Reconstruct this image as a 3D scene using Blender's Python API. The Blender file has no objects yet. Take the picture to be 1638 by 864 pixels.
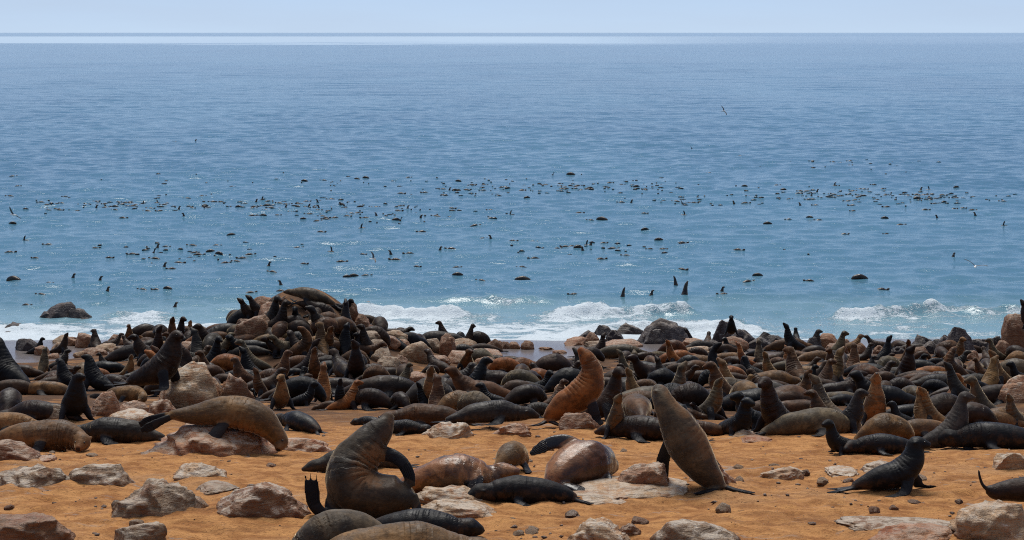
import bpy, bmesh, math, random
import numpy as np
from mathutils import Vector, Matrix, Quaternion

random.seed(7)
rng = np.random.default_rng(7)
scene = bpy.context.scene
COL = scene.collection

# ------------------------------------------------------------------ camera
FPX, PW, PH, HORIZON, CAMZ = 3000.0, 1638.0, 864.0, 52.0, 14.4
cam = bpy.data.cameras.new('Camera')
cam.sensor_width = 36.0
cam.lens = FPX / PW * 36.0
cam.shift_y = -(PH / 2 - HORIZON) / PW
cam.clip_start, cam.clip_end = 0.5, 120000.0
camo = bpy.data.objects.new('Camera', cam)
COL.objects.link(camo)
camo.location = (0, 0, CAMZ)
camo.rotation_euler = (math.radians(90), 0, 0)
scene.camera = camo

# ------------------------------------------------------------------ sky, sun, exposure
SUN_EL, SUN_AZ = math.radians(61), math.radians(-8)      # azimuth from +Y towards +X
world = bpy.data.worlds.new('World')
scene.world = world
world.use_nodes = True
wn, wl = world.node_tree.nodes, world.node_tree.links
wn.clear()
w_out = wn.new('ShaderNodeOutputWorld')
w_bg = wn.new('ShaderNodeBackground')
w_sky = wn.new('ShaderNodeTexSky')
w_sky.sky_type = 'NISHITA'
w_sky.sun_disc = False
w_sky.sun_elevation = SUN_EL
w_sky.sun_rotation = SUN_AZ
w_sky.altitude = 0
w_sky.air_density = 0.4
w_sky.dust_density = 0.0
w_sky.ozone_density = 6.0
# thin high cloud overhead: even, a little mottled, thinning out towards the horizon
w_tc = wn.new('ShaderNodeTexCoord'); w_sep = wn.new('ShaderNodeSeparateXYZ'); wl.new(w_tc.outputs['Generated'], w_sep.inputs[0])
w_cov = wn.new('ShaderNodeMapRange'); w_cov.interpolation_type = 'SMOOTHSTEP'
wl.new(w_sep.outputs[2], w_cov.inputs[0])
for k, v in ((1, 0.30), (2, 0.80), (3, 0.0), (4, 0.95)): w_cov.inputs[k].default_value = v
w_noise = wn.new('ShaderNodeTexNoise'); w_noise.inputs['Scale'].default_value = 3.0; w_noise.inputs['Detail'].default_value = 5
wl.new(w_tc.outputs['Generated'], w_noise.inputs['Vector'])
w_cl = wn.new('ShaderNodeMix'); w_cl.data_type = 'RGBA'
wl.new(w_noise.outputs[0], w_cl.inputs[0])
w_cl.inputs[6].default_value = (2.7, 3.4, 4.8, 1); w_cl.inputs[7].default_value = (3.9, 4.4, 5.3, 1)
w_mix = wn.new('ShaderNodeMix'); w_mix.data_type = 'RGBA'
w_map = wn.new('ShaderNodeMapping'); w_map.inputs[3].default_value = (1.6, 1.6, 14.0); wl.new(w_tc.outputs['Generated'], w_map.inputs[0])
w_veil = wn.new('ShaderNodeTexNoise'); w_veil.inputs['Scale'].default_value = 2.2; w_veil.inputs['Detail'].default_value = 6; wl.new(w_map.outputs[0], w_veil.inputs['Vector'])
w_vr = wn.new('ShaderNodeMapRange'); wl.new(w_veil.outputs[0], w_vr.inputs[0])
for k, v in ((1, 0.40), (2, 0.62), (3, 0.05), (4, 0.55)): w_vr.inputs[k].default_value = v
w_max = wn.new('ShaderNodeMath'); w_max.operation = 'MAXIMUM'; wl.new(w_cov.outputs[0], w_max.inputs[0]); wl.new(w_vr.outputs[0], w_max.inputs[1])
wl.new(w_max.outputs[0], w_mix.inputs[0]); w_tint = wn.new('ShaderNodeMix'); w_tint.data_type = 'RGBA'; w_tint.blend_type = 'MULTIPLY'; w_tint.inputs[0].default_value = 1.0
w_tint.inputs[7].default_value = (0.80, 0.76, 0.79, 1)
wl.new(w_sky.outputs[0], w_tint.inputs[6]); wl.new(w_tint.outputs[2], w_mix.inputs[6]); wl.new(w_cl.outputs[2], w_mix.inputs[7])
w_hz = wn.new('ShaderNodeMapRange'); w_hz.interpolation_type = 'SMOOTHSTEP'; wl.new(w_sep.outputs[2], w_hz.inputs[0])
for k, v in ((1, 0.16), (2, 0.0), (3, 0.0), (4, 0.62)): w_hz.inputs[k].default_value = v
w_low = wn.new('ShaderNodeMix'); w_low.data_type = 'RGBA'; wl.new(w_hz.outputs[0], w_low.inputs[0])
wl.new(w_mix.outputs[2], w_low.inputs[6]); w_low.inputs[7].default_value = (5.4, 6.7, 8.5, 1)
wl.new(w_low.outputs[2], w_bg.inputs[0])
w_bg.inputs[1].default_value = 0.05
wl.new(w_bg.outputs[0], w_out.inputs[0])

sun = bpy.data.lights.new('Sun', 'SUN')
sun.energy = 1.5
sun.angle = math.radians(30)
sun.color = (1.0, 0.96, 0.89)
suno = bpy.data.objects.new('Sun', sun)
COL.objects.link(suno)
sdir = Vector((math.sin(SUN_AZ) * math.cos(SUN_EL), math.cos(SUN_AZ) * math.cos(SUN_EL), math.sin(SUN_EL)))
suno.rotation_euler = (-sdir).to_track_quat('-Z', 'Y').to_euler()

scene.view_settings.view_transform = 'Standard'
scene.view_settings.look = 'None'
scene.view_settings.gamma = 1.0
scene.view_settings.exposure = 1.15
scene.view_settings.use_curve_mapping = False
scene.render.engine = 'CYCLES'
scene.cycles.max_bounces = 6
scene.cycles.filter_width = 1.1
scene.cycles.use_denoising = False
scene.cycles.caustics_reflective = False
scene.cycles.sample_clamp_indirect = 3.0

# ------------------------------------------------------------------ noise
def _hash(ix, iy, iz, seed):
    h = (ix.astype(np.int64) * 374761393 + iy.astype(np.int64) * 668265263 + iz.astype(np.int64) * 2147483647 + seed * 974634777) & 0xFFFFFFFF
    h = ((h ^ (h >> 13)) * 1274126177) & 0xFFFFFFFF
    h = ((h ^ (h >> 16)) * 2246822519) & 0xFFFFFFFF
    return ((h ^ (h >> 15)) & 0xFFFFFF) / float(0xFFFFFF)

def vnoise(x, y, z=None, seed=0):
    x = np.asarray(x, float); y = np.asarray(y, float)
    z = np.zeros_like(x) if z is None else np.asarray(z, float)
    ix, iy, iz = np.floor(x), np.floor(y), np.floor(z)
    fx, fy, fz = x - ix, y - iy, z - iz
    fx, fy, fz = [f * f * f * (f * (f * 6 - 15) + 10) for f in (fx, fy, fz)]
    r = 0
    for dx in (0, 1):
        for dy in (0, 1):
            for dz in (0, 1):
                w = (fx if dx else 1 - fx) * (fy if dy else 1 - fy) * (fz if dz else 1 - fz)
                r = r + w * _hash(ix + dx, iy + dy, iz + dz, seed)
    return r * 2 - 1

def fbm(x, y, z=None, octs=4, seed=0, gain=0.5):
    a, f, r = 1.0, 1.0, 0
    for o in range(octs):
        r = r + a * vnoise(np.asarray(x) * f, np.asarray(y) * f, None if z is None else np.asarray(z) * f, seed + o * 17)
        a *= gain; f *= 2.03
    return r

def sstep(a, b, x):
    t = np.clip((x - a) / (b - a), 0, 1)
    return t * t * (3 - 2 * t)

# ------------------------------------------------------------------ terrain
_TY = np.array([2, 12, 20, 22.5, 28.5, 32.6, 43, 58, 65, 73, 81, 88, 96, 106, 122, 200], float)
_TZ = np.array([9.6, 9.3, 9.0, 8.85, 8.03, 7.5, 5.75, 3.5, 2.5, 1.45, 0.55, 0.0, -0.7, -1.5, -2.6, -6.0], float)
_TM = np.gradient(_TZ, _TY)
def profile(Y):
    Y = np.clip(Y, _TY[0], _TY[-1] - 1e-6)
    i = np.clip(np.searchsorted(_TY, Y, side='right') - 1, 0, len(_TY) - 2)
    h = _TY[i + 1] - _TY[i]; t = (Y - _TY[i]) / h
    return ((2*t**3 - 3*t**2 + 1) * _TZ[i] + (t**3 - 2*t**2 + t) * h * _TM[i]
            + (-2*t**3 + 3*t**2) * _TZ[i+1] + (t**3 - t**2) * h * _TM[i+1])

def mound(X, Y):
    def g(cx, cy, sx, sy, a): return a * np.exp(-((X - cx) / sx) ** 2 - ((Y - cy) / sy) ** 2)
    return g(-7.7, 70, 2.5, 4.2, 1.95) + g(-8.2, 70, 5.6, 5.0, 1.05) + g(-13.0, 73.5, 3.0, 3.5, 0.55) + g(-3.6, 75, 2.4, 3.2, 0.5)

def terrain0(X, Y):
    X = np.asarray(X, float); Y = np.asarray(Y, float)
    z = profile(Y) + mound(X, Y)
    k = sstep(30, 45, Y) * (1 - sstep(80, 86, Y))
    z = z + k * 0.10 * vnoise(X * 0.35, Y * 0.35, seed=3)
    z = z + 0.05 * vnoise(X * 0.55, Y * 0.55, seed=5) * (1 - 0.7 * sstep(76, 84, Y))
    # the two little wet-sand beaches lie flatter and lower, the shore between them is stony and higher
    bx = np.exp(-((X - 1.0) / 2.0) ** 2) + np.exp(-((X + 20.5) / 3.0) ** 2)
    z = z - 0.22 * bx * np.exp(-((Y - 80) / 4.5) ** 2)
    return z

SKIRTS = []
def terrain(X, Y):
    X = np.asarray(X, float); Y = np.asarray(Y, float)
    z = terrain0(X, Y)
    for sx, sy, sw, sd, sh in SKIRTS:
        z = z + sh * np.exp(-((X - sx) / sw) ** 2 - ((Y - sy) / sd) ** 2)
    near = 1 - sstep(26, 50, Y)
    z = z + near * (0.022 * fbm(X * 1.6, Y * 1.6, octs=3, seed=11) + 0.022 * fbm(X * 5, Y * 5, octs=3, seed=31) - 0.03 * sstep(0.35, 0.8, vnoise(X * 3.1, Y * 3.1, seed=37)))
    return z

def unproject(px, py, dz=0.0, y0=13.0, y1=104.0, last=False):
    """first terrain point (raised by dz) seen at photo pixel (px, py)"""
    Y = np.linspace(y0, y1, 3000)
    X = (px - PW / 2) / FPX * Y
    f = HORIZON + FPX * (CAMZ - (terrain0(X, Y) + dz)) / Y - py
    k = np.argmax(f <= 0) if (f <= 0).any() else len(Y) - 1
    if last:
        up = np.nonzero(f > 0)[0]
        k = min(up[-1] + 1, len(Y) - 1) if len(up) else int(np.argmin(np.abs(f)))
    return X[k], Y[k], float(terrain0(X[k], Y[k]))

def to_px(x, y, z):
    return PW / 2 + FPX * x / y, HORIZON + FPX * (CAMZ - z) / y

def water_at(px, py):
    Y = FPX * CAMZ / (py - HORIZON)
    return (px - PW / 2) / FPX * Y, Y

# ------------------------------------------------------------------ node helpers
class Mat:
    def __init__(s, name):
        s.m = bpy.data.materials.new(name); s.m.use_nodes = True
        s.n, s.l = s.m.node_tree.nodes, s.m.node_tree.links
        s.n.clear()
        s.out = s.n.new('ShaderNodeOutputMaterial')
        s.b = s.n.new('ShaderNodeBsdfPrincipled')
        s.l.new(s.b.outputs[0], s.out.inputs[0])
    def _in(s, sock, v):
        if v is None: return
        if hasattr(v, 'is_linked') or isinstance(v, bpy.types.NodeSocket): s.l.new(v, sock)
        else:
            if isinstance(v, (tuple, list)) and len(v) == 3 and sock.type == 'RGBA': v = (*v, 1)
            sock.default_value = v
    def coord(s, kind='Object'):
        n = s.n.new('ShaderNodeTexCoord'); return n.outputs[kind]
    def geo(s, what): return s.n.new('ShaderNodeNewGeometry').outputs[what]
    def mapping(s, v, scale=(1,1,1), rot=(0,0,0), loc=(0,0,0)):
        n = s.n.new('ShaderNodeMapping'); s._in(n.inputs[0], v)
        n.inputs[1].default_value = loc; n.inputs[2].default_value = rot; n.inputs[3].default_value = scale
        return n.outputs[0]
    def noise(s, v, scale=5, detail=4, rough=0.55, dist=0.0, out=0, dim='3D', w=None):
        n = s.n.new('ShaderNodeTexNoise'); n.noise_dimensions = dim
        s._in(n.inputs['Vector'], v); s._in(n.inputs['Scale'], scale)
        n.inputs['Detail'].default_value = detail; n.inputs['Roughness'].default_value = rough
        n.inputs['Distortion'].default_value = dist
        if w is not None: s._in(n.inputs['W'], w)
        return n.outputs[out]
    def voronoi(s, v, scale=5, feature='F1', out=0):
        n = s.n.new('ShaderNodeTexVoronoi'); n.feature = feature
        s._in(n.inputs['Vector'], v); n.inputs['Scale'].default_value = scale
        return n.outputs[out]
    def math(s, op, a, b=0.0, c=None, clamp=False):
        n = s.n.new('ShaderNodeMath'); n.operation = op; n.use_clamp = clamp
        s._in(n.inputs[0], a); s._in(n.inputs[1], b)
        if c is not None: s._in(n.inputs[2], c)
        return n.outputs[0]
    def ramp(s, v, a, b, lo=0.0, hi=1.0, smooth=True):
        n = s.n.new('ShaderNodeMapRange'); n.interpolation_type = 'SMOOTHSTEP' if smooth else 'LINEAR'
        s._in(n.inputs[0], v); s._in(n.inputs[1], a); s._in(n.inputs[2], b); s._in(n.inputs[3], lo); s._in(n.inputs[4], hi)
        return n.outputs[0]
    def mix(s, f, a, b, mode='MIX'):
        n = s.n.new('ShaderNodeMix'); n.data_type = 'RGBA'; n.blend_type = mode; n.clamp_factor = True
        s._in(n.inputs[0], f); s._in(n.inputs[6], a); s._in(n.inputs[7], b)
        return n.outputs[2]
    def attr(s, name, out='Fac'):
        n = s.n.new('ShaderNodeAttribute'); n.attribute_name = name; return n.outputs[out]
    def sep(s, v):
        n = s.n.new('ShaderNodeSeparateXYZ'); s._in(n.inputs[0], v); return n.outputs
    def seprgb(s, v):
        n = s.n.new('ShaderNodeSeparateColor'); s._in(n.inputs[0], v); return n.outputs
    def objinfo(s, what): return s.n.new('ShaderNodeObjectInfo').outputs[what]
    def bump(s, h, strength=0.5, dist=0.02, normal=None):
        n = s.n.new('ShaderNodeBump'); n.inputs['Strength'].default_value = strength
        n.inputs['Distance'].default_value = dist; s._in(n.inputs['Height'], h)
        if normal is not None: s._in(n.inputs['Normal'], normal)
        return n.outputs[0]
    def set(s, **k):
        for a, v in k.items(): s._in(s.b.inputs[a.replace('_', ' ')], v)

def mat_sand():
    m = Mat('orange_sand')
    p = m.coord('Object')
    big = m.noise(p, 0.55, 3)
    med = m.noise(m.mapping(p, (1, 1.6, 1)), 2.6, 5, 0.65)
    fine = m.noise(p, 26, 4, 0.7)
    grains = m.noise(p, 120, 2, 0.6)
    c = m.mix(m.ramp(med, 0.34, 0.66), (0.31, 0.125, 0.037), (0.55, 0.265, 0.092))
    c = m.mix(m.ramp(big, 0.5, 0.72, 0, 0.45), c, (0.47, 0.27, 0.13))
    c = m.mix(m.ramp(fine, 0.52, 0.70, 0, 0.8), c, (0.16, 0.06, 0.022))
    dung = m.noise(m.mapping(p, (1, 1.3, 1)), 5.5, 5, 0.7, 0.4)
    c = m.mix(m.ramp(dung, 0.63, 0.72, 0, 0.8), c, (0.085, 0.040, 0.020))
    c = m.mix(m.ramp(grains, 0.62, 0.8, 0, 0.35), c, (0.55, 0.36, 0.19))
    damp = m.noise(m.mapping(p, (0.6, 1.7, 1), rot=(0, 0, -0.1)), 1.1, 5, 0.6, 0.8)
    c = m.mix(m.ramp(damp, 0.52, 0.66, 0, 0.32), c, (0.17, 0.075, 0.030))
    drag = m.noise(m.mapping(p, (0.35, 3.2, 1), rot=(0, 0, 0.35)), 2.4, 4, 0.6, 1.2)
    c = m.mix(m.ramp(drag, 0.58, 0.66, 0, 0.28), c, (0.15, 0.066, 0.028))
    # pale stone just under the sand, in long streaks
    st = m.noise(m.mapping(p, (0.8, 2.4, 1), rot=(0, 0, 0.15)), 1.3, 6, 0.68, 0.6)
    c = m.mix(m.ramp(st, 0.60, 0.70, 0, 0.75), c, m.mix(fine, (0.24, 0.19, 0.16), (0.42, 0.37, 0.33)))
    # trampled, dung-stained ground where the colony lies (further down the slope)
    y = m.sep(p)[1]
    tr = m.math('MULTIPLY', m.ramp(y, 30, 40), m.ramp(m.noise(p, 0.9, 4), 0.22, 0.52))
    c = m.mix(m.math('MULTIPLY', tr, 0.92), c, m.mix(med, (0.040, 0.023, 0.015), (0.115, 0.060, 0.032)))
    # sea-wet sand by the waterline
    z = m.sep(p)[2]
    wet = m.ramp(m.math('ADD', z, m.math('MULTIPLY', m.noise(p, 0.6, 3), 0.35)), 0.95, 0.55, 0, 1)
    c = m.mix(wet, c, (0.17, 0.145, 0.135))
    m.set(Base_Color=c, Roughness=m.ramp(wet, 0, 1, 0.92, 0.22, False), Specular_IOR_Level=m.ramp(wet, 0, 1, 0.2, 0.5, False))
    h = m.math('ADD', m.math('MULTIPLY', med, 0.6), m.math('MULTIPLY', fine, 0.35))
    h = m.math('ADD', h, m.math('MULTIPLY', grains, 0.08))
    hh = m.math('MULTIPLY', h, m.ramp(wet, 0, 1, 1, 0.08, False))
    m.set(Normal=m.bump(hh, 1.0, 0.08))
    return m.m

def mat_rock(name='weathered_rock'):
    m = Mat(name)
    p = m.coord('Object')
    rnd = m.objinfo('Random')
    off = m.n.new('ShaderNodeVectorMath'); off.operation = 'ADD'
    m._in(off.inputs[0], p); cmb = m.n.new('ShaderNodeCombineXYZ')
    for k in range(3): m._in(cmb.inputs[k], m.math('MULTIPLY', rnd, 31.0 + 11 * k))
    m._in(off.inputs[1], cmb.outputs[0]); q = off.outputs[0]
    base = m.objinfo('Color'); guano = m.objinfo('Alpha')
    strat = m.noise(m.mapping(q, (1.0, 1.6, 5.5), rot=(0.35, 0.25, 0.3)), 2.6, 6, 0.66, 0.8)
    blot = m.noise(q, 3.2, 5, 0.6)
    fine = m.noise(q, 22, 5, 0.7)
    c = m.mix(m.ramp(strat, 0.36, 0.64), base, m.mix(1.0, base, (1.50, 1.42, 1.34, 1), 'MULTIPLY'))
    c = m.mix(m.ramp(blot, 0.46, 0.66, 0, 0.8), c, m.mix(1.0, base, (0.95, 0.58, 0.38, 1), 'MULTIPLY'))
    c = m.mix(m.ramp(fine, 0.52, 0.7, 0, 0.7), c, (0.05, 0.036, 0.03))
    up = m.sep(m.geo('Normal'))[2]
    gn = m.noise(m.mapping(q, (1, 1, 2)), 6.5, 6, 0.75, 0.5)
    g = m.math('MULTIPLY', m.ramp(m.math('ADD', m.math('MULTIPLY', up, 0.25), gn), 0.66, 0.80), guano)
    c = m.mix(g, c, m.mix(fine, (0.42, 0.32, 0.225), (0.70, 0.60, 0.48)))
    m.set(Base_Color=c, Roughness=m.ramp(blot, 0.3, 0.7, 0.45, 0.75), Specular_IOR_Level=0.45)
    h = m.math('ADD', m.math('MULTIPLY', strat, 0.7), m.math('ADD', m.math('MULTIPLY', blot, 0.4), m.math('MULTIPLY', fine, 0.18)))
    m.set(Normal=m.bump(h, 1.0, 0.11))
    return m.m

def mat_seal(name='seal_fur', wet=0.0):
    m = Mat(name)
    p = m.coord('Object')
    base = m.objinfo('Color'); rnd = m.objinfo('Random'); bel = m.objinfo('Alpha')
    f = m.seprgb(m.attr('feat', 'Color'))
    flip, belly, face = f[0], f[1], f[2]
    t = m.attr('along')
    q = m.n.new('ShaderNodeVectorMath'); q.operation = 'ADD'
    m._in(q.inputs[0], p); cmb = m.n.new('ShaderNodeCombineXYZ')
    for k in range(3): m._in(cmb.inputs[k], m.math('MULTIPLY', rnd, 17.0 + 7 * k))
    m._in(q.inputs[1], cmb.outputs[0]); q = q.outputs[0]
    big = m.noise(q, 3.0, 4, 0.6)
    mid = m.noise(q, 11, 5, 0.65)
    fur = m.noise(m.mapping(q, (7, 20, 20)), 3.0, 4, 0.65)
    c = m.mix(m.ramp(big, 0.35, 0.65, 0.0, 1.0), m.mix(1.0, base, (0.50, 0.47, 0.46, 1), 'MULTIPLY'), m.mix(1.0, base, (1.50, 1.38, 1.20, 1), 'MULTIPLY'))
    c = m.mix(m.math('MULTIPLY', belly, 0.8), c, m.mix(bel, m.mix(1.0, base, (1.25, 0.84, 0.52, 1), 'MULTIPLY'), m.mix(mid, (0.30, 0.105, 0.028), (0.44, 0.20, 0.075))))
    wetp = m.noise(m.mapping(q, (1, 1, 1.6)), 1.7, 5, 0.6, 0.5)
    c = m.mix(m.ramp(wetp, 0.48, 0.57, 0, 0.75), c, m.mix(1.0, base, (0.40, 0.40, 0.43, 1), 'MULTIPLY'))
    c = m.mix(m.ramp(mid, 0.50, 0.66, 0, 0.7), c, m.mix(1.0, base, (0.42, 0.40, 0.40, 1), 'MULTIPLY'))
    c = m.mix(m.ramp(fur, 0.48, 0.72, 0, 0.5), c, m.mix(1.0, base, (1.7, 1.55, 1.35, 1), 'MULTIPLY'))
    c = m.mix(m.math('MULTIPLY', face, 0.9), c, m.mix(1.0, base, (1.25, 0.95, 0.75, 1), 'MULTIPLY'))
    c = m.mix(m.math('MULTIPLY', m.ramp(t, 0.982, 0.995), 0.9), c, (0.012, 0.010, 0.010))
    grit = m.math('MULTIPLY', m.ramp(m.sep(p)[2], 0.30, 0.04), m.ramp(m.noise(q, 9, 5, 0.7), 0.46, 0.62, 0, 0.30))
    c = m.mix(grit, c, (0.20, 0.09, 0.035))
    c = m.mix(m.ramp(flip, 0.15, 0.75, 0, 0.95), c, (0.012, 0.011, 0.013))
    fold = m.math('MULTIPLY', m.math('SINE', m.math('MULTIPLY', m.math('ADD', t, m.math('MULTIPLY', big, 0.05)), 105.0)), m.ramp(m.noise(q, 2.2, 2), 0.45, 0.65))
    fold = m.math('MULTIPLY', fold, m.math('MULTIPLY', m.ramp(t, 0.35, 0.55), m.ramp(t, 0.86, 0.80)))
    toes = m.math('MULTIPLY', m.math('SINE', m.math('MULTIPLY', m.attr('ray'), 26.0)), flip)
    h = m.math('ADD', m.math('MULTIPLY', mid, 0.35), m.math('MULTIPLY', fur, 0.13))
    h = m.math('ADD', h, m.math('ADD', m.math('MULTIPLY', fold, 0.34), m.math('MULTIPLY', toes, 0.25)))
    m.set(Base_Color=c, Normal=m.bump(h, 0.9, 0.026))
    lumr = m.n.new('ShaderNodeRGBToBW'); m._in(lumr.inputs[0], base)
    m.set(Roughness=m.math('SUBTRACT', m.math('ADD', m.ramp(mid, 0.3, 0.7, -0.08, 0.08), m.ramp(lumr.outputs[0], 0.006, 0.05, 0.60 - wet * .7, 0.64 - wet)), m.ramp(wetp, 0.48, 0.57, 0, 0.14)), Specular_IOR_Level=0.20 + wet)
    lum = m.n.new('ShaderNodeRGBToBW'); m._in(lum.inputs[0], base)
    sw = m.ramp(lum.outputs[0], 0.008, 0.06, 0.10, 0.95)
    m.set(Sheen_Weight=m.math('MULTIPLY', sw, m.ramp(flip, 0.1, 0.6, 1.0, 0.0)), Sheen_Roughness=0.24, Sheen_Tint=(1.0, 0.80, 0.52))
    return m.m

def mat_water():
    m = Mat('sea_water')
    p = m.coord('Object')
    y = m.sep(p)[1]; x = m.sep(p)[0]
    foam_a, shal = m.attr('foam'), m.attr('shallow')
    # body of the water, its own colour
    tone = m.noise(m.mapping(p, (1, 0.35, 1)), 0.02, 4, 0.6)
    deep = m.mix(m.ramp(tone, 0.35, 0.65), (0.066, 0.185, 0.285), (0.086, 0.225, 0.330))
    deep = m.mix(m.ramp(y, 190, 100, 0, 0.45), deep, (0.092, 0.225, 0.305))
    c = m.mix(m.ramp(shal, 0.0, 0.55), deep, (0.090, 0.215, 0.275))
    c = m.mix(m.ramp(shal, 0.4, 1.0), c, (0.20, 0.35, 0.41))
    # drifting foam
    n1 = m.noise(m.mapping(p, (0.6, 1.0, 1)), 1.1, 8, 0.72, 0.6)
    n2 = m.noise(m.mapping(p, (1, 1.3, 1)), 7.0, 6, 0.78, 1.0)
    nn = m.math('ADD', m.math('MULTIPLY', n1, 0.6), m.math('MULTIPLY', n2, 0.4))
    thr = m.math('SUBTRACT', 0.655, m.math('MULTIPLY', foam_a, 0.235))
    fo = m.ramp(nn, thr, m.math('ADD', thr, 0.07))
    fo = m.math('MULTIPLY', fo, m.ramp(foam_a, 0.02, 0.2))
    c = m.mix(fo, c, (0.72, 0.80, 0.84))
    # slicks: bands of calm water far out that mirror the bright horizon, between wind-ruffled ones
    wob = m.math('MULTIPLY', m.math('SUBTRACT', m.noise(m.mapping(p, (0.0022, 0.0030, 1)), 1.0, 8, 0.72), 0.5), 2600.0)
    yw = m.math('ADD', y, wob)
    b1 = m.math('MULTIPLY', m.ramp(yw, 2050, 2700), m.ramp(yw, 8500, 5500))
    slick = m.math('MULTIPLY', b1, m.ramp(m.math('DIVIDE', x, y), 0.0, 0.18, 1.0, 0.22))
    rough = m.math('ADD', 0.02, m.math('MULTIPLY', m.math('SUBTRACT', 1.0, slick), 0.09))
    rough = m.math('ADD', rough, m.math('MULTIPLY', fo, 0.4))
    # small ripples
    r1 = m.noise(m.mapping(p, (0.55, 1.25, 1), rot=(0, 0, 0.2)), 2.2, 5, 0.62, 0.3)
    r2 = m.noise(m.mapping(p, (0.35, 0.9, 1), rot=(0, 0, -0.25)), 0.55, 5, 0.6, 0.4)
    h = m.math('MULTIPLY', m.math('ADD', m.math('MULTIPLY', r1, 0.12), m.math('MULTIPLY', r2, m.ramp(y, 140, 500, 0.24, 0.48))), m.math('SUBTRACT', 1.0, m.math('MULTIPLY', slick, 0.985)))
    h = m.math('ADD', h, m.math('MULTIPLY', m.math('MULTIPLY', fo, n2), 0.25))
    m.set(Base_Color=c, Roughness=rough, IOR=1.33, Specular_IOR_Level=0.5, Normal=m.bump(h, 0.55, 1.0))
    return m.m

def mat_plain(name, col, rough=0.6, var=0.25, spec=0.5):
    m = Mat(name)
    n = m.noise(m.coord('Object'), 14, 4)
    m.set(Base_Color=m.mix(m.ramp(n, 0.3, 0.7, 0, var), col, tuple(v * 0.4 for v in col)), Roughness=rough, Specular_IOR_Level=spec)
    return m.m

M_SAND, M_ROCK, M_WATER = mat_sand(), mat_rock(), mat_water()
M_SEAL, M_WET = mat_seal(), mat_seal('wet_seal_fur', 0.25)
M_EYE = mat_plain('dark_eye', (0.006, 0.005, 0.005), 0.08, 0.0)
M_GULLW, M_GULLD = mat_plain('white_feather', (0.75, 0.75, 0.74)), mat_plain('dark_feather', (0.06, 0.06, 0.065))
M_SPRAY = mat_plain('sea_spray', (0.8, 0.85, 0.88), 0.5, 0.1)
M_SPECK = mat_plain('dark_wet_fur', (0.014, 0.012, 0.012), 0.4, 0.3)
M_PEB = mat_rock('pebble_stone')

# ------------------------------------------------------------------ mesh helpers
def mesh_np(name, V, F, smooth=True):
    me = bpy.data.meshes.new(name)
    F = np.asarray(F)
    me.vertices.add(len(V)); me.vertices.foreach_set('co', np.asarray(V, np.float32).ravel())
    k = F.shape[1]
    me.loops.add(F.size); me.loops.foreach_set('vertex_index', F.astype(np.int32).ravel())
    me.polygons.add(len(F)); me.polygons.foreach_set('loop_start', np.arange(0, F.size, k, dtype=np.int32))
    try: me.polygons.foreach_set('loop_total', np.full(len(F), k, np.int32))
    except Exception: pass
    me.update(calc_edges=True); me.validate()
    me.polygons.foreach_set('use_smooth', np.full(len(me.polygons), smooth))
    return me

def add_attr(me, name, vals):
    a = me.attributes.new(name, 'FLOAT', 'POINT')
    a.data.foreach_set('value', np.asarray(vals, np.float32))

def link(name, me, mat=None, parent=None):
    o = bpy.data.objects.new(name, me)
    COL.objects.link(o)
    if mat is not None and me is not None and not me.materials: me.materials.append(mat)
    if parent is not None: o.parent = parent
    return o

def tag(o, label=None, cat=None, group=None, kind=None):
    if label: o['label'] = label
    if cat: o['category'] = cat
    if group: o['group'] = group
    if kind: o['kind'] = kind
    return o

def grid_faces(nr, nc):
    i = np.arange(nr * nc).reshape(nr, nc)
    return np.stack([i[:-1, :-1], i[:-1, 1:], i[1:, 1:], i[1:, :-1]], -1).reshape(-1, 4)

# ------------------------------------------------------------------ ground
def build_ground():
    Yr = np.concatenate([np.geomspace(4, 15, 60, endpoint=False), np.geomspace(15, 42, 380, endpoint=False), np.geomspace(42, 130, 150)])
    u = np.linspace(-0.50, 0.50, 480)
    Yg, Ug = np.meshgrid(Yr, u, indexing='ij')
    Xg = Ug * np.maximum(Yg, 14)
    Z = terrain(Xg, Yg)
    me = mesh_np('ground', np.stack([Xg, Yg, Z], -1).reshape(-1, 3), grid_faces(*Yg.shape))
    o = link('ground', me, M_SAND)
    tag(o, 'orange sand slope running down to the shore', kind='structure')

# ------------------------------------------------------------------ sea
def breakers(X, Y):
    """height and foam of the few breaking waves"""
    h = np.zeros_like(X); fo = np.zeros_like(X)
    for cy, amp, seed, xs in ((91.0, 0.42, 1, 0.20), (95.6, 0.45, 2, 0.16), (87.8, 0.24, 3, 0.25), (101.0, 0.28, 4, 0.12)):
        c = cy + 1.3 * vnoise(X * 0.13, X * 0 + seed * 3.1, seed=seed) + 0.35 * vnoise(X * 0.7, X * 0, seed=seed + 9)
        env = sstep(-0.25, 0.35, vnoise(X * xs, X * 0 + seed, seed=seed + 40))
        if seed == 4: env = env * sstep(-6, 0, X) * sstep(-0.1, 0.5, vnoise(X * 0.2, X * 0, seed=77))
        d = Y - c
        prof = np.where(d < 0, np.exp(-(d / 0.55) ** 2), np.exp(-(d / 1.5) ** 2))
        h += amp * env * prof * (1 + 0.3 * vnoise(X * 1.7, Y * 1.7, seed=seed + 60))
        fo += env * np.where(d < 0, np.exp(-(d / 1.7) ** 2), np.exp(-(d / 0.45) ** 2)) * (0.95 if seed != 4 else 0.6)
    h = h * (1 + 0.25 * fbm(X * 1.1, Y * 1.1, octs=2, seed=88)) + 0.10 * np.clip(fo, 0, 1) * fbm(X * 2.2, Y * 2.2, octs=3, seed=89)
    return h, fo

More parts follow.
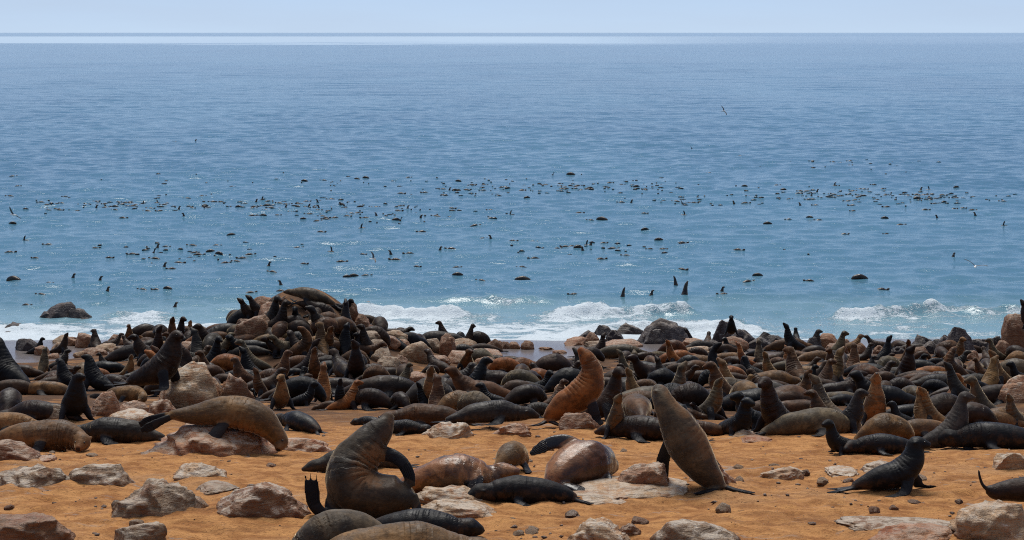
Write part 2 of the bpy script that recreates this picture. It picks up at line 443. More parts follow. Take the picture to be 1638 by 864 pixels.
WAVES = []
for k in range(80):                                  # short, steep, short-crested chop
    lam = 0.9 * (4.2 / 0.9) ** rng.random()
    WAVES.append((lam, rng.normal(0, 0.85), 0.0172 * lam / (2 * math.pi), rng.random() * 6.28))
for k in range(36):                                  # low swell under it
    lam = 4.2 * (30 / 4.2) ** rng.random()
    WAVES.append((lam, rng.normal(0, 0.5), 0.0042 * lam / (2 * math.pi), rng.random() * 6.28))

def sea_height(X, Y, dy):
    Z = np.zeros_like(X)
    for lam, ang, a, ph in WAVES:
        k = 2 * math.pi / lam
        att = np.clip((lam / np.maximum(dy, 1e-3) - 2.2) / 4.0, 0, 1)
        th = k * (X * math.sin(ang) + Y * math.cos(ang)) + ph
        Z += a * att * (np.sin(th) + 0.25 * np.sin(2 * th + 1.57))
    gust = 0.95 + 0.22 * fbm(X * 0.035, Y * 0.018, octs=3, seed=91)
    return Z * np.clip(gust, 0.25, 1.6)

def build_sea():
    Yr = [74.0]
    while Yr[-1] < 900: Yr.append(Yr[-1] + max(0.19, 0.0021 * Yr[-1]))
    Yr = np.concatenate([Yr, np.geomspace(905, 90000, 120)])
    u = np.concatenate([[-6, -2.5, -1.2, -0.7, -0.5], np.linspace(-0.36, 0.36, 510), [0.5, 0.7, 1.2, 2.5, 6]])
    Yg, Ug = np.meshgrid(Yr, u, indexing='ij')
    Xg = Ug * Yg
    dy = np.gradient(Yr)[:, None] * np.ones_like(Ug)
    inner = (np.abs(Ug) <= 0.361)
    dmax = np.maximum(dy, np.where(inner, 0.0013 * Yg, 99))
    Z = sea_height(Xg, Yg, dmax)
    depth = -terrain0(Xg, Yg)
    Z *= np.clip(0.25 + depth * 0.6, 0.1, 1.0)
    near = Yg < 125
    h, fo = breakers(np.where(near, Xg, 0), np.where(near, Yg, 500.0))
    Z += np.where(near, h * sstep(-0.15, 0.35, depth), 0)
    # how much froth lies on the water: thick near the shore, thinner towards the right
    pxl = PW / 2 + FPX * Ug
    side = 0.74 + 0.26 * sstep(1120, 880, pxl)
    foam = 0.72 * sstep(0.85, 0.05, depth) * side * (0.8 + 0.35 * vnoise(Xg * 0.5, Yg * 0.7, seed=57)) + 0.85 * fo * side
    foam += 0.30 * sstep(1.6, 0.4, depth) * (0.5 + 0.5 * vnoise(Xg * 0.12, Yg * 0.3, seed=55))
    foam *= 1.15 + 0.10 * sstep(420, 250, pxl)
    foam = np.where(near, np.clip(foam, 0, 1.25), 0)
    sh = sstep(1.7 + 0.5 * sstep(900, 1300, pxl), 0.1, depth + 0.45 * vnoise(Xg * 0.08, Yg * 0.2, seed=56))
    sh = np.where(near, sh, 0)
    me = mesh_np('ocean', np.stack([Xg, Yg, Z], -1).reshape(-1, 3), grid_faces(*Yg.shape))
    add_attr(me, 'foam', foam.ravel()); add_attr(me, 'shallow', sh.ravel())
    tag(link('ocean', me, M_WATER), 'blue sea with surf along the shore', kind='structure')
build_sea()

# ------------------------------------------------------------------ rocks
ICO = {}
def ico(sub):
    if sub not in ICO:
        bm = bmesh.new(); bmesh.ops.create_icosphere(bm, subdivisions=sub, radius=1)
        bm.verts.ensure_lookup_table()
        ICO[sub] = (np.array([v.co[:] for v in bm.verts]), np.array([[v.index for v in f.verts] for f in bm.faces]))
        bm.free()
    return ICO[sub]

def rock_mesh(seed, sub=4, cuts=9, rough=0.22, strata=0.05, dims=(1, 1, 1), jag=False):
    V, F = ico(sub); V = V.copy(); r = np.random.default_rng(seed)
    n = fbm(V[:, 0] * 1.3 + seed, V[:, 1] * 1.3, V[:, 2] * 1.3, octs=2, seed=seed)
    V = V * (1 + rough * n)[:, None]
    for k in range(cuts):
        d = r.normal(size=3); d[2] = abs(d[2]) * 0.8; d /= np.linalg.norm(d)
        c = r.uniform(0.50, 0.85) if jag else r.uniform(0.66, 0.95)
        e = V @ d - c
        V = V - np.where(e > 0, e * (0.95 if jag else 0.74), 0)[:, None] * d
    ax = r.normal(size=3) * (0.5, 0.4, 1.0); ax /= np.linalg.norm(ax)
    w = V @ ax * 7 + 1.5 * fbm(V[:, 0] * 2, V[:, 1] * 2, V[:, 2] * 2, octs=2, seed=seed + 5)
    V = V * (1 - strata * (np.abs(np.sin(w)) ** 0.4) + strata * 0.5)[:, None]
    f2 = fbm(V[:, 0] * 4, V[:, 1] * 4, V[:, 2] * 4, octs=3, seed=seed + 9)
    V = V * (1 + 0.045 * f2)[:, None]
    me = mesh_np('rock', V * np.array(dims), F)
    me.materials.append(M_ROCK)
    return me

ROCKS = [rock_mesh(100 + k) for k in range(14)]
JAGGED = [rock_mesh(200 + k, cuts=15, rough=0.45, strata=0.09, jag=True) for k in range(12)]
RC = dict(grey=(0.200, 0.128, 0.070), brown=(0.180, 0.082, 0.033), pink=(0.270, 0.132, 0.062), dark=(0.045, 0.036, 0.036), pale=(0.34, 0.215, 0.115), rust=(0.26, 0.11, 0.04), wet=(0.036, 0.026, 0.027))
THINGS = []      # (object, pose words, colour words, noun, zone px)

def put_rock(px, py, w, h, d, me, color, guano=0.5, rot=None, lab=None, sink=0.35, tilt=0.0, name='rock', group=None, xyz=None, zoff=0.0):
    """rock whose foot shows at pixel (px, py); w, h, d are full width, visible height and depth in metres"""
    x, y, z = xyz if xyz else unproject(px, py)
    rot = random.uniform(0, 6.28) if rot is None else rot
    o = link(name, me)
    # mesh is about +-0.85; turning it keeps its footprint near w x d by blending
    full = h / (1 - sink)
    o.scale = (w / 1.75, d / 1.75, full / 1.6)
    o.rotation_euler = (random.uniform(-0.08, 0.08), tilt, rot)
    o.location = (x, y + d * 0.25, z + full * 0.5 - full * sink + zoff)
    c = RC[color]; j = random.uniform(0.85, 1.15)
    o.color = (c[0] * j, c[1] * j, c[2] * j, guano)
    if lab: tag(o, lab, 'rock', group)
    else: THINGS.append((o, '', {'grey': 'grey', 'brown': 'brown', 'pink': 'pinkish', 'dark': 'dark', 'pale': 'pale', 'rust': 'rusty', 'wet': 'dark wet'}[color], name, (px, py), group))
    return o

def rock_box(x0, x1, yt, yb, color, guano, lab, seed, depth=None, sub=5, cuts=9, rough=0.22, strata=0.07, rot=0.0, tilt=0.0):
    """a rock that fills the picture box x0..x1, yt..yb, standing on the sand where its foot shows"""
    px = (x0 + x1) / 2
    x, y, z = unproject(px, yb)
    s = FPX / y
    w, h = (x1 - x0) / s, (yb - yt) / s
    d = depth or min(w * 0.7, 1.6)
    h = max(0.05, h - 0.10 * d)
    me = rock_mesh(seed, sub, cuts, rough, strata)
    # measure to fit
    V = np.empty(len(me.vertices) * 3, np.float32); me.vertices.foreach_get('co', V); V = V.reshape(-1, 3)
    lo, hi = V.min(0), V.max(0)
    sink = 0.50
    k = np.array([w / (hi[0] - lo[0]), d / (hi[1] - lo[1]), h / (1 - sink) / (hi[2] - lo[2])])
    V = (V - (lo + hi) / 2) * k
    me.vertices.foreach_set('co', V.astype(np.float32).ravel()); me.update()
    o = link('rock', me)
    full = h / (1 - sink)
    o.location = (x, y + d * 0.42, float(terrain0(x, y + d * 0.3)) + full * 0.5 - full * sink)
    o.rotation_euler = (0, tilt, rot)
    SKIRTS.append((x, y + d * 0.42, w * 0.52, d * 0.62, min(0.10, h * 0.30)))
    c = RC[color]; o.color = (*c, guano)
    tag(o, lab, 'rock', 'rocks on the sand')
    return o

FG_ROCKS = [
 (-30, 62, 700, 742, 'brown', .5, 'rounded brown rock at the left edge above two grey rocks'),
 (48, 80, 724, 742, 'pink', .5, 'small pink stone beside the brown rock at left edge'),
 (-40, 122, 738, 790, 'grey', .8, 'broad grey rock at the left edge, left of its twin'),
 (98, 218, 738, 786, 'grey', .8, 'grey dome rock sloping right, second of the pair at left'),
 (266, 362, 738, 768, 'pale', .9, 'pale flat-faced rock alone on the sand left of centre'),
 (165, 330, 768, 835, 'grey', .6, 'long grey rock with a humped top, lower left sand'),
 (305, 378, 772, 790, 'grey', .4, 'low grey slab just behind the humped long rock'),
 (326, 492, 770, 838, 'brown', .7, 'blocky brown boulder left of the scratching seal'),
 (-50, 112, 822, 880, 'brown', .2, 'reddish brown notched rock in the lower left corner'),
 (172, 262, 836, 880, 'grey', .6, 'round grey rock cut by the bottom edge at left'),
 (650, 790, 775, 812, 'pale', .8, 'pale ledge under the seals beside the scratching seal'),
 (660, 800, 800, 832, 'pale', .8, 'low pale ledge running right from the scratching seal'),
 (860, 1010, 788, 808, 'pale', .7, 'flat pale rock under the belly-up seal'),
 (892, 1020, 828, 885, 'pale', .95, 'whitish pointed boulder cut by the bottom edge, centre right'),
 (985, 1030, 838, 862, 'brown', .3, 'brown stone leaning on the whitish boulder at bottom'),
 (1042, 1192, 832, 890, 'grey', .8, 'wide grey boulder cut by the bottom edge, right of centre'),
 (975, 1075, 738, 785, 'pink', .8, 'pink-grey rock at the left foot of the tall grey seal'),
 (1098, 1182, 738, 780, 'pink', .7, 'rough pink rock behind the tall grey seal, right side'),
 (905, 1120, 768, 795, 'pale', .7, 'low pale shelf in front of the tall grey seal'),
 (1218, 1292, 745, 768, 'pale', .7, 'flat pale stone on open sand left of the black young seal'),
 (1328, 1382, 747, 762, 'pale', .9, 'small white-crusted stone left of the black young seal'),
 (1384, 1448, 735, 756, 'grey', .8, 'stone with a notch just behind the black young seal'),
 (1588, 1660, 718, 756, 'pale', .9, 'white streaked rock at the right edge behind the sand'),
 (1530, 1700, 800, 880, 'pale', .7, 'large pale rock under the seal in the lower right corner'),
 (1345, 1560, 832, 852, 'grey', .7, 'long low grey ridge joining the lower right rock'),
 (1395, 1575, 838, 880, 'rust', .35, 'orange stained boulder cut by the bottom edge at right'),
 (196, 440, 668, 734, 'pink', .55, 'broad rock under the big drooping seal at left'),
 (395, 528, 694, 728, 'pink', .6, 'flat rock under the head of the drooping seal at left'),
 (672, 762, 672, 704, 'pale', 1.0, 'white-crusted rock between the two long lying seals'),
 (782, 852, 676, 702, 'pink', .4, 'pinkish rock under the head of the dark lying seal'),
 (893, 965, 655, 692, 'brown', .3, 'smooth brown rock beneath the orange seal with raised head'),
 (238, 350, 574, 655, 'pale', 1.0, 'big whitewashed boulder under the wrinkled bull'),
 (344, 408, 594, 655, 'brown', .5, 'brown boulder right of the whitewashed boulder'),
 (138, 192, 622, 672, 'pink', .8, 'pale topped rock left of the sleeping tan seal'),
 (178, 240, 638, 668, 'pink', .8, 'rock below the sleeping tan seal'),
 (228, 285, 636, 672, 'brown', .6, 'brown rock just right of the sleeping tan seal'),
 (62, 114, 645, 676, 'grey', .6, 'grey rock between the two dark seals at left'),
 (160, 250, 655, 678, 'pale', 1.0, 'white-crusted rock above the long dark lying seal'),
 (1172, 1214, 682, 702, 'pale', .6, 'pale pointed stone beside the black pups right of centre'),
 (1185, 1240, 695, 708, 'rust', .2, 'flat rusty slab on the sand before the dark sitting seal'),
 (1598, 1665, 598, 648, 'pink', .8, 'reddish rock with white crust at the right edge'),
 (882, 920, 612, 645, 'pale', .9, 'whitish rock left of the orange seal with raised head'),
 (800, 832, 612, 640, 'pink', .7, 'pink rock behind the dark lying seal'),
 (760, 806, 615, 640, 'pink', .7, 'pink rock next to the little black pups, mid crowd'),
]
for i, r in enumerate(FG_ROCKS):
    rock_box(*r[:6], r[6], 300 + i * 3, sub=5 if r[3] > 690 else 4, cuts=6 + i % 6, strata=0.05 + 0.05 * (i % 3), depth=None if (r[3] - r[2]) > 22 else 0.7)

build_ground()

# shoreline and mound rocks: (px, foot py, width px, height px, colour, guano)
SHORE = [
 (98, 508, 60, 38, 'wet', .1), (78, 508, 42, 20, 'wet', .1), (122, 509, 48, 24, 'wet', .1), (138, 512, 36, 12, 'wet', .1), (22, 527, 60, 18, 'wet', .1), (8, 532, 30, 10, 'wet', .1),
 (40, 561, 36, 20, 'wet', .1), (66, 568, 26, 14, 'pink', .5), (92, 562, 20, 12, 'pale', .6), (118, 553, 34, 16, 'pink', .5), (135, 556, 30, 20, 'pink', .6),
 (100, 549, 30, 10, 'pale', .6), (170, 562, 40, 14, 'pale', .5), (150, 570, 36, 12, 'pink', .6), (185, 552, 30, 14, 'pink', .5), (190, 566, 30, 12, 'grey', .5), (130, 572, 24, 9, 'pale', .5), (84, 574, 20, 8, 'pink', .4),
 (808, 558, 16, 12, 'brown', .2), (822, 558, 18, 10, 'pink', .4), (845, 559, 20, 13, 'brown', .2), (875, 560, 24, 5, 'pink', .3), (798, 556, 14, 9, 'brown', .2), (895, 566, 22, 5, 'pink', .3),
 (925, 552, 40, 14, 'pink', .3), (947, 553, 24, 18, 'brown', .3), (965, 540, 36, 20, 'wet', .3), (985, 545, 30, 18, 'wet', .3), (1005, 540, 52, 22, 'wet', .4), (940, 545, 30, 16, 'wet', .3), (955, 556, 40, 10, 'grey', .5), (995, 556, 60, 10, 'pink', .5),
 (1065, 548, 76, 36, 'wet', .3), (1090, 544, 46, 26, 'wet', .4), (1045, 550, 40, 20, 'wet', .4), (1110, 556, 40, 14, 'pink', .5), (1080, 558, 40, 12, 'pink', .6), (1120, 566, 46, 10, 'pale', .6),
 (1158, 552, 44, 40, 'wet', .2), (1190, 556, 52, 30, 'wet', .3), (1175, 562, 40, 20, 'pink', .4), (1215, 558, 40, 18, 'wet', .3), (1240, 550, 30, 14, 'wet', .2), (1225, 546, 26, 14, 'wet', .2), (1140, 558, 30, 14, 'wet', .3),
 (1262, 556, 44, 14, 'brown', .3), (1300, 560, 30, 18, 'dark', .2), (1325, 558, 34, 22, 'pink', .3), (1350, 560, 30, 20, 'pink', .3), (1340, 566, 40, 16, 'brown', .4), (1375, 566, 24, 14, 'pink', .4), (1408, 566, 26, 14, 'pink', .5),
 (1475, 558, 44, 22, 'wet', .4), (1490, 566, 40, 20, 'wet', .4), (1505, 560, 28, 18, 'wet', .5), (1535, 570, 60, 44, 'wet', .4), (1515, 562, 30, 26, 'wet', .4), (1570, 562, 40, 22, 'wet', .3), (1592, 566, 36, 24, 'wet', .3), (1470, 572, 30, 16, 'brown', .3), (1555, 575, 30, 16, 'pink', .4),
 (1628, 566, 52, 58, 'brown', .5), (1606, 570, 26, 24, 'brown', .3), (1440, 566, 26, 12, 'wet', .3), (1420, 558, 20, 10, 'wet', .2),
]
for i, (px, py, w, h, c, g) in enumerate(SHORE):
    if i < 6: x, y = water_at(px, py); z = -0.25; 
    else: x, y, z = unproject(px, py)
    s = FPX / y
    put_rock(px, py, w / s, h / s, max(0.5, w / s * 0.75), JAGGED[i % 12] if c in ('wet', 'dark') or i % 3 == 0 else ROCKS[i % 14], c, g, rot=random.uniform(-0.4, 0.4) + (math.pi if i % 2 else 0), xyz=(x, y, z), group='rocks along the shore', sink=0.3)

MOUND_ROCKS = [
 (408, 545, 60, 36, 'brown', .4), (432, 520, 46, 34, 'pink', .5), (420, 500, 40, 22, 'pink', .4), (395, 535, 40, 24, 'brown', .3), (505, 505, 30, 14, 'pink', .6), (500, 530, 26, 16, 'pale', .9),
 (560, 510, 30, 26, 'brown', .4), (585, 515, 30, 28, 'brown', .3), (578, 530, 30, 22, 'brown', .3), (590, 548, 40, 16, 'grey', .6), (612, 552, 46, 14, 'pink', .6), (628, 545, 40, 14, 'pale', .6),
 (645, 562, 24, 18, 'pink', .6), (665, 578, 56, 26, 'pale', .6), (690, 562, 36, 18, 'grey', .6), (715, 570, 30, 34, 'pink', .5), (740, 558, 40, 14, 'pale', .6), (770, 572, 60, 12, 'pink', .5), (790, 560, 24, 14, 'brown', .3),
 (600, 568, 36, 22, 'grey', .6), (625, 598, 40, 26, 'grey', .5), (612, 580, 36, 20, 'grey', .5), (640, 590, 30, 18, 'brown', .3), (700, 585, 40, 14, 'pink', .5), (745, 582, 60, 16, 'pink', .5), (775, 590, 40, 16, 'pink', .4),
 (300, 562, 30, 14, 'pink', .6), (345, 552, 26, 10, 'pale', .7), (480, 545, 26, 12, 'grey', .6), (545, 562, 24, 12, 'pale', .7), (560, 580, 30, 14, 'grey', .4), (390, 560, 30, 12, 'grey', .4), (525, 545, 24, 16, 'brown', .3),
 (360, 520, 36, 10, 'brown', .3), (260, 545, 30, 10, 'brown', .3), (215, 560, 40, 10, 'pale', .5), (450, 555, 30, 12, 'brown', .3), (580, 600, 30, 16, 'brown', .3), (660, 612, 44, 14, 'pink', .5), (705, 622, 26, 12, 'rust', .3),
]
for i, (px, py, w, h, c, g) in enumerate(MOUND_ROCKS):
    x, y, z = unproject(px, py); s = FPX / y
    put_rock(px, py, w / s, h / s, max(0.5, w / s * 0.8), ROCKS[(i * 5 + 2) % 14], c, g, xyz=(x, y, z), rot=random.uniform(-0.4, 0.4), group='rocks on the mound')

# ------------------------------------------------------------------ seals: one continuous body grown round a bent spine
def catmull(P, n):
    P = np.asarray(P, float)
    Q = np.vstack([2 * P[0] - P[1], P, 2 * P[-1] - P[-2]])
    L = np.linalg.norm(np.diff(P[:, :3], axis=0), axis=1); L = np.concatenate([[0], np.cumsum(L)]); L /= L[-1]
    out = []
    for t in np.linspace(0, 1, n):
        i = min(max(np.searchsorted(L, t, side='right') - 1, 0), len(P) - 2)
        u = (t - L[i]) / (L[i + 1] - L[i])
        a, b, c, d = Q[i], Q[i + 1], Q[i + 2], Q[i + 3]
        out.append(0.5 * ((2 * b) + (c - a) * u + (2 * a - 5 * b + 4 * c - d) * u ** 2 + (3 * b - a - 3 * c + d) * u ** 3))
    return np.array(out)

def norm(v): return v / (np.linalg.norm(v, axis=-1, keepdims=True) + 1e-9)

def frames(C, side):
    T = norm(np.gradient(C, axis=0)); S = []
    s = np.array(side, float)
    for t in T:
        s = s - t * (s @ t); s = s / (np.linalg.norm(s) + 1e-9); S.append(s)
    S = np.array(S); U = np.cross(T, S)
    return T, S, U

def loft(C, S, U, ra, rb, m=16):
    n = len(C); a = np.linspace(0, 2 * np.pi, m, endpoint=False)
    R = C[:, None] + S[:, None] * (ra[:, None] * np.cos(a))[..., None] + U[:, None] * (rb[:, None] * np.sin(a))[..., None]
    V = R.reshape(-1, 3); F = []
    for i in range(n - 1):
        for j in range(m):
            k = (j + 1) % m
            F.append((i * m + j, i * m + k, (i + 1) * m + k, (i + 1) * m + j))
    V = np.vstack([V, C[0], C[-1]]); a0, a1 = n * m, n * m + 1
    T = []
    for j in range(m):
        k = (j + 1) % m
        T.append((a0, k, j)); T.append((a1, (n - 1) * m + j, (n - 1) * m + k))
    return V, F + T

class SealMesh: pass

def grow_seal(name, spine, flippers=(), voxel=0.03, side=(0, 1, 0), roll=0.0, belly_dir=None, ears=True, headk=1.0, floor=True, mat=None, smooth=4, wide=1.0, fat=1.0, folds=0.022):
    """spine: rows (x, y, z, r) from tail to nose tip; flippers: lists of rows (x, y, z, half width, half thickness) + a width direction"""
    P = np.asarray(spine, float); P[:, 3] *= fat
    A = catmull(P, 46); C, r = A[:, :3], np.maximum(A[:, 3], 0.02)
    T, S, U = frames(C, side)
    if roll:
        cr, sr = math.cos(roll), math.sin(roll)
        S, U = S * cr + U * sr, U * cr - S * sr
    tt = np.linspace(0, 1, len(C))
    lat = 1.0 + 0.10 * wide * np.exp(-((tt - 0.45) / 0.25) ** 2)
    parts = [loft(C, S, U, r * lat, r, 20)]
    # rounded tail stump + nose
    fl_c, fl_s = [], []
    for rows, wdir in flippers:
        B = catmull(np.asarray(rows, float), 16)
        t2 = norm(np.gradient(B[:, :3], axis=0)); w = np.array(wdir, float)
        Wd = norm(w - t2 * (t2 @ w)[:, None]); N = np.cross(t2, Wd)
        parts.append(loft(B[:, :3], Wd, N, np.maximum(B[:, 3], voxel * 0.8), np.maximum(B[:, 4], voxel * 0.62), 10))
        fl_c.append(B); fl_s.append(Wd)
    hi = int(np.argmin(np.abs(tt - 0.885)))
    hr = r[hi]
    if ears:
        for sg in (-1, 1):
            b = C[hi - 1] + S[hi] * sg * hr * 0.88 + U[hi] * hr * 0.35
            e = np.array([b, b + (S[hi] * sg * 0.6 - T[hi] * 0.8 - U[hi] * 0.1) * hr * 0.52])
            e = np.linspace(e[0], e[1], 5)
            T3, S3, U3 = frames(e, U[hi])
            parts.append(loft(e, S3, U3, np.linspace(0.19, 0.09, 5) * hr + voxel * 0.25, np.linspace(0.19, 0.09, 5) * hr + voxel * 0.25, 8))
    V, F, k = [], [], 0
    for v, f in parts:
        V.append(v); F += [tuple(i + k for i in q) for q in f]; k += len(v)
    V = np.vstack(V)
    me0 = bpy.data.meshes.new('tmp'); me0.from_pydata(V.tolist(), [], F)
    bm = bmesh.new(); bm.from_mesh(me0); bmesh.ops.recalc_face_normals(bm, faces=bm.faces); bm.to_mesh(me0); bm.free()
    o = bpy.data.objects.new('tmp', me0); COL.objects.link(o)
    md = o.modifiers.new('r', 'REMESH'); md.mode = 'VOXEL'; md.voxel_size = voxel; md.adaptivity = 0
    sm = o.modifiers.new('s', 'SMOOTH'); sm.factor = 0.5; sm.iterations = smooth
    dg = bpy.context.evaluated_depsgraph_get(); dg.update()
    me = bpy.data.meshes.new_from_object(o.evaluated_get(dg), depsgraph=dg)
    bpy.data.objects.remove(o); bpy.data.meshes.remove(me0)
    me.name = name
    v = np.empty(len(me.vertices) * 3, np.float32); me.vertices.foreach_get('co', v); v = v.reshape(-1, 3).astype(float)
    # features: which vertex is flipper, belly, face; and how far along the body
    d2 = ((v[:, None] - C[None]) ** 2).sum(-1)
    q = np.sqrt(d2) / r[None]
    i = np.argmin(q, 1); qm = q[np.arange(len(v)), i]
    rel = v - C[i]
    if belly_dir is None: ven = -(rel * U[i]).sum(1) / r[i]
    else: ven = (rel @ norm(np.array(belly_dir, float))) / r[i]
    belly = sstep(0.15, 0.85, ven) * sstep(1.5, 1.2, qm)
    along = tt[i] + 0
    face = sstep(0.925, 0.965, along)
    flip = np.zeros(len(v)); ray = np.zeros(len(v))
    for B, Wd in zip(fl_c, fl_s):
        df = ((v[:, None] - B[None, :, :3]) ** 2).sum(-1); j = np.argmin(df, 1)
        dd = np.sqrt(df[np.arange(len(v)), j])
        a = sstep(1.10, 1.28, qm) * sstep(1.6, 1.25, dd / (B[j, 3] + 0.02))
        a = np.maximum(a, sstep(0.42, 0.62, j / 15.0) * sstep(1.35, 1.1, dd / (B[j, 3] + 0.012)) * sstep(0.9, 1.02, qm))
        ray = np.where((a > flip) & (j > 9), ((v - B[j, :3]) * Wd[j]).sum(1) / (B[j, 3] + 0.01), ray)
        flip = np.maximum(flip, a)
    # folds where the spine bends, fat rolls and a little unevenness
    tang = norm(np.gradient(C, axis=0)); curv = np.gradient(tang, axis=0) / np.linalg.norm(np.gradient(C, axis=0), axis=1)[:, None]
    rad = norm(rel); inner = np.clip((rad * curv[i]).sum(1) * 0.55 + 0.25, 0, 1.2)
    along_s = along + 0.02 * fbm(v[:, 0] * 3 + len(v), v[:, 1] * 3, v[:, 2] * 3, octs=2, seed=4)
    qi = (v - C[i]) ; along_f = along_s + ((qi * T[i]).sum(1)) / max(1e-3, np.linalg.norm(np.diff(C, axis=0), axis=1).sum())
    fold = -(1 - np.abs(np.sin(along_f * 58))) ** 3 * inner * sstep(0.22, 0.40, along) * sstep(0.86, 0.78, along)
    lump = fbm(v[:, 0] * 3.2 + len(v) * 0.1, v[:, 1] * 3.2, v[:, 2] * 3.2, octs=3, seed=len(v) % 97)
    onb = sstep(1.5, 1.2, qm) * sstep(0.93, 0.85, along)
    v = v + rad * ((folds * fold + 0.013 * lump) * onb * (r[i] / 0.2))[:, None]
    if floor:
        z = v[:, 2]
        v[:, 2] = np.where(z < 0.03, 0.03 + (z - 0.03) * 0.15, z)
    me.vertices.foreach_set('co', v.astype(np.float32).ravel())
    col = me.attributes.new('feat', 'FLOAT_COLOR', 'POINT')
    col.data.foreach_set('color', np.stack([flip, belly, face, np.ones(len(v))], 1).astype(np.float32).ravel())
    add_attr(me, 'along', along); add_attr(me, 'ray', ray)
    me.polygons.foreach_set('use_smooth', np.full(len(me.polygons), True))
    me.materials.clear(); me.materials.append(mat or M_SEAL)
    me.update()
    s = SealMesh(); s.me = me; s.lo, s.hi = v.min(0), v.max(0)
    s.top = v[np.argmax(v[:, 2])]
    e = int(np.argmin(np.abs(tt - 0.925)))
    s.eyes = [C[e] + S[e] * sg * r[e] * 0.72 + U[e] * r[e] * 0.60 for sg in (-1, 1)]
    s.er = r[e] * 0.17
    return s

def turned(rows, k0, yaw, pitch=0.0):
    """bend everything after row k0 sideways by yaw (spread over the rows)"""
    R = [list(a) for a in rows]; n = len(R) - 1 - k0
    for s in range(k0, len(R) - 1):
        piv = Vector(R[s][:3]); M = Matrix.Rotation(yaw / n, 3, 'Z') @ Matrix.Rotation(0, 3, 'X')
        ax = Vector((R[s + 1][0] - R[s][0], R[s + 1][1] - R[s][1], 0))
        if pitch and ax.length > 1e-4:
            pa = Vector((0, 0, 1)).cross(ax).normalized(); M = M @ Matrix.Rotation(-pitch / n, 3, pa)
        for t in range(s + 1, len(R)):
            q = M @ (Vector(R[t][:3]) - piv) + piv; R[t][:3] = q
    return R

# spines (x forward, z up): x, y, z, radius
SP = {}
SP['up'] = [(-.80,0,.07,.05),(-.60,0,.13,.125),(-.30,0,.21,.205),(-.06,0,.37,.235),(.07,0,.60,.205),(.12,0,.82,.150),(.14,0,.96,.107),(.185,0,1.055,.123),(.275,0,1.15,.070),(.335,0,1.215,.044)]
SP['tall'] = [(-.55,0,.07,.05),(-.42,0,.14,.13),(-.20,0,.28,.215),(-.04,0,.50,.225),(.03,0,.74,.19),(.05,0,.93,.145),(.06,0,1.05,.107),(.095,0,1.15,.122),(.165,0,1.245,.070),(.21,0,1.305,.044)]
SP['alert'] = [(-.80,0,.07,.05),(-.60,0,.13,.125),(-.30,0,.21,.205),(-.05,0,.35,.235),(.09,0,.57,.205),(.14,0,.78,.150),(.165,0,.90,.108),(.24,0,.99,.125),(.365,0,.975,.074),(.45,0,.955,.046)]
SP['low'] = [(-.92,0,.07,.05),(-.70,0,.13,.12),(-.35,0,.20,.20),(.0,0,.25,.235),(.25,0,.34,.205),(.42,0,.50,.150),(.50,0,.62,.109),(.58,0,.70,.122),(.705,0,.715,.072),(.79,0,.71,.045)]
SP['prone'] = [(-1.0,0,.07,.05),(-.76,0,.12,.12),(-.40,0,.19,.20),(.0,0,.22,.235),(.30,0,.21,.215),(.52,0,.17,.160),(.66,0,.15,.125),(.78,0,.14,.115),(.91,0,.10,.066),(.99,0,.08,.038)]
SP['hunch'] = [(-.72,0,.07,.05),(-.55,0,.15,.13),(-.30,0,.28,.23),(-.02,0,.36,.27),(.22,0,.34,.235),(.38,0,.26,.17),(.46,0,.18,.13),(.50,0,.12,.11),(.53,0,.08,.06),(.56,0,.06,.035)]
SP['curl'] = [(-.72,0,.07,.05),(-.55,0,.13,.13),(-.28,0,.24,.22),(-.02,0,.40,.245),(.10,0,.62,.20),(.08,0,.82,.15),(.0,0,.95,.12),(-.08,0,1.04,.112),(-.20,0,1.10,.064),(-.27,0,1.12,.036)]
SP['pup'] = [(-.62,0,.06,.045),(-.45,0,.11,.10),(-.18,0,.17,.155),(.06,0,.24,.17),(.17,0,.38,.14),(.20,0,.50,.112),(.22,0,.57,.10),(.27,0,.63,.105),(.37,0,.62,.062),(.43,0,.605,.036)]
SP['puplie'] = [(-.60,0,.06,.045),(-.45,0,.10,.10),(-.20,0,.14,.15),(.06,0,.16,.165),(.25,0,.15,.14),(.36,0,.13,.112),(.44,0,.13,.10),(.52,0,.13,.104),(.62,0,.10,.062),(.68,0,.085,.036)]
SP['bull'] = [(-1.0,0,.09,.06),(-.78,0,.17,.17),(-.42,0,.30,.29),(-.08,0,.48,.35),(.12,0,.76,.32),(.20,0,1.04,.25),(.24,0,1.22,.19),(.32,0,1.34,.155),(.48,0,1.36,.09),(.57,0,1.35,.05)]

